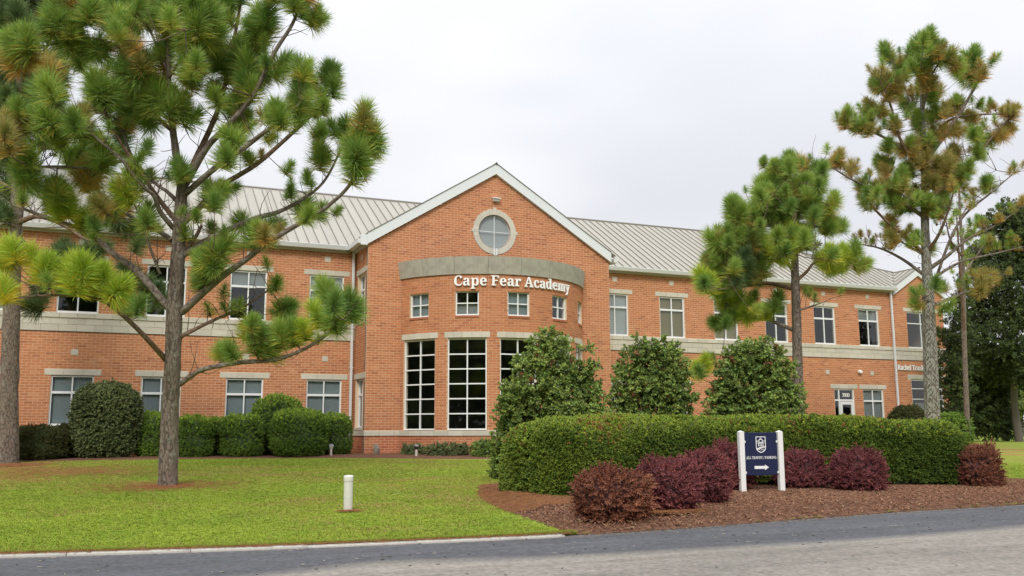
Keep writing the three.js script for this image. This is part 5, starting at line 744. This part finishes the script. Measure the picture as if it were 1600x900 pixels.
// ------------------------------------------------------------------ sign, bollard, garden lights
{
  const a = gp(1161, 768.5, 0.13), c = at(1221.5, 765, depthOf(a) + 0.22), b = a.clone().lerp(c, 0.5); const y0 = Math.min(a.y, c.y); b.y = y0 - 0.02;
  const sg = thing('direction_sign', 'navy direction sign with crest and arrow between two white posts', 'sign', b), W = Math.hypot(c.x - a.x, c.z - a.z), H = 1.30;
  sg.rotation.y = Math.atan2(-(c.z - a.z), c.x - a.x);
  const paint = std(lin(0.80, 0.80, 0.77), 0.45), navy = std(lin(0.014, 0.02, 0.062), 0.35), white = std(lin(0.82, 0.82, 0.80), 0.5);
  const post = (x, hh) => { const p = part('post', mergeGeometries([new RoundedBoxGeometry(0.118, hh, 0.118, 2, 0.008).translate(x, hh / 2 - 0.06, 0), new THREE.CylinderGeometry(0.001, 0.088, 0.035, 4).rotateY(Math.PI / 4).translate(x, hh - 0.04, 0).toNonIndexed()].map(g => g.index ? g.toNonIndexed() : g)), paint, sg); return p; };
  post(-W / 2, H + 0.07); post(W / 2, H + 0.07);
  const pw = W - 0.145, py0 = 0.37, py1 = H + 0.0; part('panel', new RoundedBoxGeometry(pw, py1 - py0, 0.03, 2, 0.006).translate(0, (py0 + py1) / 2, 0), navy, sg);
  for (const x of [-1, 1]) for (const y of [py0 + 0.06, py1 - 0.2]) part('bracket', new RoundedBoxGeometry(0.035, 0.05, 0.05, 1, 0.006).translate(x * (pw / 2 - 0.008), y, 0.006), paint, sg);
  const z = 0.0165, flat = s => new THREE.ExtrudeGeometry(s, { depth: 0.003, bevelEnabled: false, curveSegments: 10 });
  { // arrow
    const s = new THREE.Shape(), y = py0 + 0.17, L = 0.35; s.moveTo(-L / 2, y - 0.032); s.lineTo(L / 2 - 0.1, y - 0.032); s.lineTo(L / 2 - 0.1, y - 0.06); s.lineTo(L / 2, y); s.lineTo(L / 2 - 0.1, y + 0.06); s.lineTo(L / 2 - 0.1, y + 0.032); s.lineTo(-L / 2, y + 0.032); s.closePath(); part('arrow', flat(s).translate(0.0, 0, z), white, sg); }
  { const tx = new THREE.Group(); tx.name = 'lettering'; sg.add(tx); const [gl, w] = glyphs('ALL TRAFFIC / PARKING', 0.058, 0), s = (pw - 0.06) / w; for (const [geo, m] of gl) part('letter', geo.scale(s, 1, 0.06), white, tx).position.set(-pw / 2 + 0.03 + m * s, py0 + 0.355, z); }
  { // crest: shield outline, domed tower with columns, diagonal band and letters below
    const cr = new THREE.Group(); cr.name = 'crest'; sg.add(cr); cr.position.set(0.0, py1 - 0.255, z); cr.scale.set(1.2, 1.16, 1);
    const shield = (w, t, b) => { const s = new THREE.Shape(); s.moveTo(-w, t); s.lineTo(w, t); s.lineTo(w, b * 0.35); s.bezierCurveTo(w, b * 0.75, w * 0.5, b * 0.9, 0, b); s.bezierCurveTo(-w * 0.5, b * 0.9, -w, b * 0.75, -w, b * 0.35); s.closePath(); return s; };
    const o = shield(0.1, 0.145, -0.165), inn = shield(0.086, 0.131, -0.148); o.holes.push(new THREE.Path(inn.getPoints(10).reverse())); part('shield_border', flat(o), white, cr);
    const dome = new THREE.Shape(); dome.absarc(0, 0.06, 0.045, 0, Math.PI, false); dome.lineTo(-0.045, 0.03); dome.lineTo(0.045, 0.03); const hol = new THREE.Path(); hol.absarc(0, 0.058, 0.03, 0, Math.PI, false); hol.lineTo(-0.03, 0.04); hol.lineTo(0.03, 0.04); dome.holes.push(hol); part('dome', flat(dome), white, cr);
    part('tower', mergeGeometries([box(0.012, 0.03, 0.003, 0, 0.11, 0.0015), box(0.15, 0.012, 0.003, 0, 0.022, 0.0015), box(0.12, 0.01, 0.003, 0, -0.03, 0.0015), ...[-0.045, -0.015, 0.015, 0.045].map(x => box(0.01, 0.04, 0.003, x, -0.005, 0.0015)), box(0.03, 0.014, 0.003, -0.068, 0.06, 0.0015), box(0.03, 0.014, 0.003, 0.068, 0.06, 0.0015)]), white, cr);
    const bd = new THREE.Shape(); bd.moveTo(-0.086, -0.085); bd.quadraticCurveTo(-0.02, -0.045, 0.086, -0.04); bd.lineTo(0.086, -0.06); bd.quadraticCurveTo(-0.01, -0.07, -0.07, -0.11); bd.closePath(); part('band', flat(bd), white, cr);
    const [gl, w] = glyphs('CFA', 0.036, 0); for (const [geo, m] of gl) part('letter', geo.scale(1, 1, 0.06), white, cr).position.set(m - w / 2 + 0.012, -0.115, 0); }
}
{
  const b = gp(543.5, 799), k = depthOf(b) / FOC, R = 14 * k / 2, H = 57 * k, pv = std(lin(0.74, 0.73, 0.66), 0.45, { map: speckle }); b.y -= 0.03;
  const g = thing('bollard', 'white capped plastic pipe post standing in the lawn near the road', 'bollard', b);
  part('pipe', new THREE.LatheGeometry([[0, -0.1], [R, -0.1], [R, H * 0.86]].map(p => new THREE.Vector2(...p)), 28), pv, g);
  part('cap', new THREE.LatheGeometry([[R, H * 0.855], [R * 1.09, H * 0.855], [R * 1.1, H * 0.97], [R * 1.04, H * 1.01], [0, H * 1.025]].map(p => new THREE.Vector2(...p)), 28), pv, g);
}
{
  const stubM = std(lin(0.62, 0.55, 0.48), 0.8);
  const light = (label, x, y, big) => { const b = gp(x, y, 0.04), g = thing('garden_light', label, 'garden light', b, 'garden lights in the foundation bed'); part('stem', new THREE.CylinderGeometry(0.045, 0.05, 0.32, 12).translate(0, 0.12, 0), stubM, g); const hd = part('head', new THREE.CylinderGeometry(0.09, 0.075, 0.13, 14).rotateX(0.5).translate(0, 0.33, 0), big ? darkMetal : whiteMat, g); part('lens', new THREE.CylinderGeometry(0.078, 0.078, 0.012, 14).rotateX(0.5).translate(0, 0.398, 0.036), std(lin(0.25, 0.25, 0.24), 0.2), hd); };
  light('black-headed garden light on a pale stem before the bay', 650.5, 713, true); light('small pale garden light beside the shrub near the downspout', 517, 712, false); light('small pale garden light left of the large pine trunk', 240, 713, false);
  const p = gp(588, 709, 0.05), g = new THREE.IcosahedronGeometry(0.17, 2), q = g.attributes.position; for (let i = 0; i < q.count; i++) { const v = V(q.getX(i), q.getY(i), q.getZ(i)), n = 0.75 + 0.5 * vn3(v.x * 9 + 4, v.y * 9 + 4, v.z * 9 + 4); q.setXYZ(i, v.x * n * 0.8, v.y * n * 1.6, v.z * n * 0.7); } g.computeVertexNormals();
  const st = shade(new THREE.Mesh(g, std(lin(0.27, 0.24, 0.2), 0.95, { map: speckle }))); st.name = 'stone'; st.position.copy(p).add(V(0, 0.12, 0)); scene.add(st); tag(st, 'small upright grey stone against the foot of the gable wall', 'stone');
}
// ------------------------------------------------------------------ loose ground cover
{
  const r = rng(900), inView = (x, z) => { const d = V(x, -0.4, z).sub(EYE), dep = d.dot(FWD), px = 800 + FOC * d.dot(RGT) / dep; return dep > 3 && px > -40 && px < 1640 ? dep : 0; };
  const lawnOK = (x, z) => z < edgeS(x) - 0.0 && !beds.some(b => b.inside(x, z));
  // grass: small fans of blades
  const blade = (seed, n, H) => { const q = rng(seed), P = [], C = []; for (let i = 0; i < n; i++) { const a = q() * 6.28, b = V(Math.cos(a), 0, Math.sin(a)).multiplyScalar(0.03 * q()), d = V(Math.cos(a + q()) * 0.5, 1, Math.sin(a + q()) * 0.5).normalize(), hh = H * (0.6 + 0.7 * q()), s = V(-Math.sin(a), 0, Math.cos(a)).multiplyScalar(0.0035), t = b.clone().addScaledVector(d, hh).add(V(Math.cos(a) * 0.01, -0.004, Math.sin(a) * 0.01)); P.push(...b.clone().add(s).toArray(), ...b.clone().sub(s).toArray(), ...t.toArray()); const k = 0.9 + 0.2 * q(); for (let v = 0; v < 3; v++) C.push(k, k, k); } return geoOf(P, null, null, C); };
  const G = [blade(1, 10, 0.05), blade(2, 9, 0.06)], ms = [[], []], cs = [[], []];
  for (let i = 0; i < 330000 && ms[0].length + ms[1].length < 150000; i++) {
    const near = r(), dep = 10.5 + 22 * Math.pow(near, 1.25), px = lerp(-40, 1640, r()), D0 = ray(px, 700), t = dep, x = EYE.x + D0.x * t, z = EYE.z + D0.z * t; if (!lawnOK(x, z) || z < 3) continue;
    const m = fbm(x * 1.06 + 2, z * 1.06 + 7, 3), br = turfBrown(x, z); if (r() < br * 0.35) continue;
    const w = i & 1, p = V(x, h(x, z) - 0.004, z); ms[w].push(placed(p, V((r() - 0.5) * 0.3, 1, (r() - 0.5) * 0.3).normalize(), V(1, 0.3 + 0.35 * r(), 1), r() * 6.28)); cs[w].push(r() < 0.04 + br * 0.75 ? mixC([0.3, 0.24, 0.075], [0.4, 0.3, 0.11], r()) : mixC([0.21, 0.29, 0.035], [0.33, 0.4, 0.052], clamp(0.16 * r() + 0.1 + 1.1 * (m - 0.25))));
  }
  // ragged fringe along the kerb
  for (let i = 0; i < 9000; i++) { const x = lerp(-3, 6.5, r()), z = edgeS(x) - 0.015 - 0.1 * r() * r(); const w = i & 1; if (!lawnOK(x, z)) continue; ms[w].push(placed(V(x, h(x, z) - 0.02, z), V((r() - 0.5) * 0.4, 1, 0.35 * r()).normalize(), V(1, 0.7 + 0.8 * r(), 1), r() * 6.28)); cs[w].push(r() < 0.2 ? mixC([0.24, 0.17, 0.06], [0.3, 0.2, 0.08], r()) : mixC([0.17, 0.24, 0.035], [0.28, 0.33, 0.05], r())); }
  const grass = new THREE.Group(); grass.name = 'grass'; grass.userData.kind = 'stuff'; scene.add(grass); tag(grass, 'short mown grass with brownish patches covering the lawn', 'grass');
  for (const w of [0, 1]) instanced('blades', G[w], new THREE.MeshPhysicalMaterial({ roughness: 0.8, specularIntensity: 0.2, vertexColors: true, side: THREE.DoubleSide }), ms[w], cs[w], grass);
  // wood chips on the beds
  const chip = new THREE.BoxGeometry(0.05, 0.008, 0.014), cm = [], cc = [];
  for (let i = 0; i < 90000 && cm.length < 34000; i++) { const x = lerp(6.2, 24, r()), z = lerp(16, 25.5, r()), d = inView(x, z); if (!d || !island.inside(x, z)) continue; if (z > edgeS(x) + 0.03) continue; const q = new THREE.Quaternion().setFromEuler(new THREE.Euler((r() - 0.5) * 0.9, r() * 6.28, (r() - 0.5) * 0.9)), s = 0.5 + 0.9 * r(); const cy = 13.6, cz = 20.9; cm.push(new THREE.Matrix4().compose(V(x, island.yAt(x, z) + 0.0 + 0.008 * r(), z), q, V(s, 1, 0.6 + r()))); const k = r(); cc.push(k < 0.07 ? lin(0.32, 0.22, 0.13) : mixC([0.13, 0.064, 0.04], [0.32, 0.17, 0.105], r())); }
  for (let i = 0; i < 400; i++) { const x = lerp(6.6, 19, r()), z = edgeS(x) + 0.25 * r() * r(); cm.push(new THREE.Matrix4().compose(V(x, ROADY + 0.008, z), new THREE.Quaternion().setFromAxisAngle(YAXIS, r() * 6.28), V(0.5 + 0.5 * r(), 1, 0.8))); cc.push(mixC([0.12, 0.07, 0.04], [0.3, 0.2, 0.12], r())); }
  const chips = instanced('bark_chips', chip, new THREE.MeshPhysicalMaterial({ roughness: 1, specularIntensity: 0.2 }), cm, cc, scene); tag(chips, 'reddish brown bark chips spread over the island bed', 'mulch');
  // pine straw: shed needles in patches
  const straw = new THREE.BoxGeometry(0.2, 0.0025, 0.004), sm2 = [], sc2 = [], lay = (x, z, y) => { sm2.push(new THREE.Matrix4().compose(V(x, y + 0.012 + 0.012 * r(), z), new THREE.Quaternion().setFromEuler(new THREE.Euler(0, r() * 6.28, (r() - 0.5) * 0.25)), V(0.6 + 0.7 * r(), 1, 1))); sc2.push(mixC([0.24, 0.095, 0.035], [0.42, 0.2, 0.08], r())); };
  const mp = gp(262, 760), lp = gp(12, 726); const gauss = () => (r() + r() + r() - 1.5) / 1.5;
  for (let i = 0; i < 2600; i++) { const x = mp.x + 0.62 * gauss(), z = mp.z + 0.05 + 0.6 * gauss(); lay(x, z, h(x, z)); } for (let i = 0; i < 1500; i++) { const x = mp.x + 2.6 * gauss(), z = mp.z + 1.9 * gauss(); lay(x, z, h(x, z) + 0.01); }
  for (let i = 0; i < 5200; i++) { const x = lp.x + 1.5 * gauss(), z = lp.z + 0.5 + 1.3 * gauss(); lay(x, z, h(x, z)); } for (let i = 0; i < 2600; i++) { const x = lp.x + 1.6 + 4 * gauss(), z = lp.z + 4.5 + 4 * gauss(); lay(x, z, h(x, z) + 0.012); }
  for (let i = 0; i < 9000; i++) { const x = lerp(6.6, 9.2, r()), z = lerp(16.5, 22.6, r()); if (island.inside(x, z) && r() < clamp((9.3 - x) * 0.5)) lay(x, z, island.yAt(x, z)); }
  for (let i = 0; i < 700; i++) { const x = 8.9 + 0.9 * gauss(), z = 24.3 + 0.35 * gauss(); if (island.inside(x, z)) lay(x, z, island.yAt(x, z)); }
  const bp = gp(543.5, 799); for (let i = 0; i < 160; i++) { const x = bp.x + 0.3 * gauss(), z = bp.z + 0.15 + 0.2 * gauss(); lay(x, z, h(x, z) + 0.015); }
  for (let i = 0; i < 900; i++) { const x = lerp(-4, 6.4, r()), z = edgeS(x) - 0.02 + 0.09 * r(); lay(x, z, ROADY + 0.03); }
  const ps = instanced('pine_straw', straw, std(lin(1, 1, 1), 0.9), sm2, sc2, scene); tag(ps, 'rust coloured shed pine needles under the pines and beside the hedge', 'pine straw');
  // scattered grit and leaf bits on the road
  const gm = [], gc = []; for (let i = 0; i < 260; i++) { const x = lerp(-3, 17, r()), z = edgeS(x) + 0.2 + 5 * r(); gm.push(new THREE.Matrix4().compose(V(x, ROADY + 0.014, z), new THREE.Quaternion().setFromAxisAngle(YAXIS, r() * 6.28), V(0.4 + 0.8 * r(), 0.5 + 0.6 * r(), 0.7 + 0.8 * r()))); gc.push(r() < 0.5 ? lin(0.07, 0.055, 0.04) : lin(0.34, 0.31, 0.26)); }
  tag(instanced('road_grit', chip, std(lin(1, 1, 1), 0.95), gm, gc, scene), 'scattered grit and leaf scraps on the asphalt', 'grit');
}
console.log('done');
renderer.render(scene, camera);
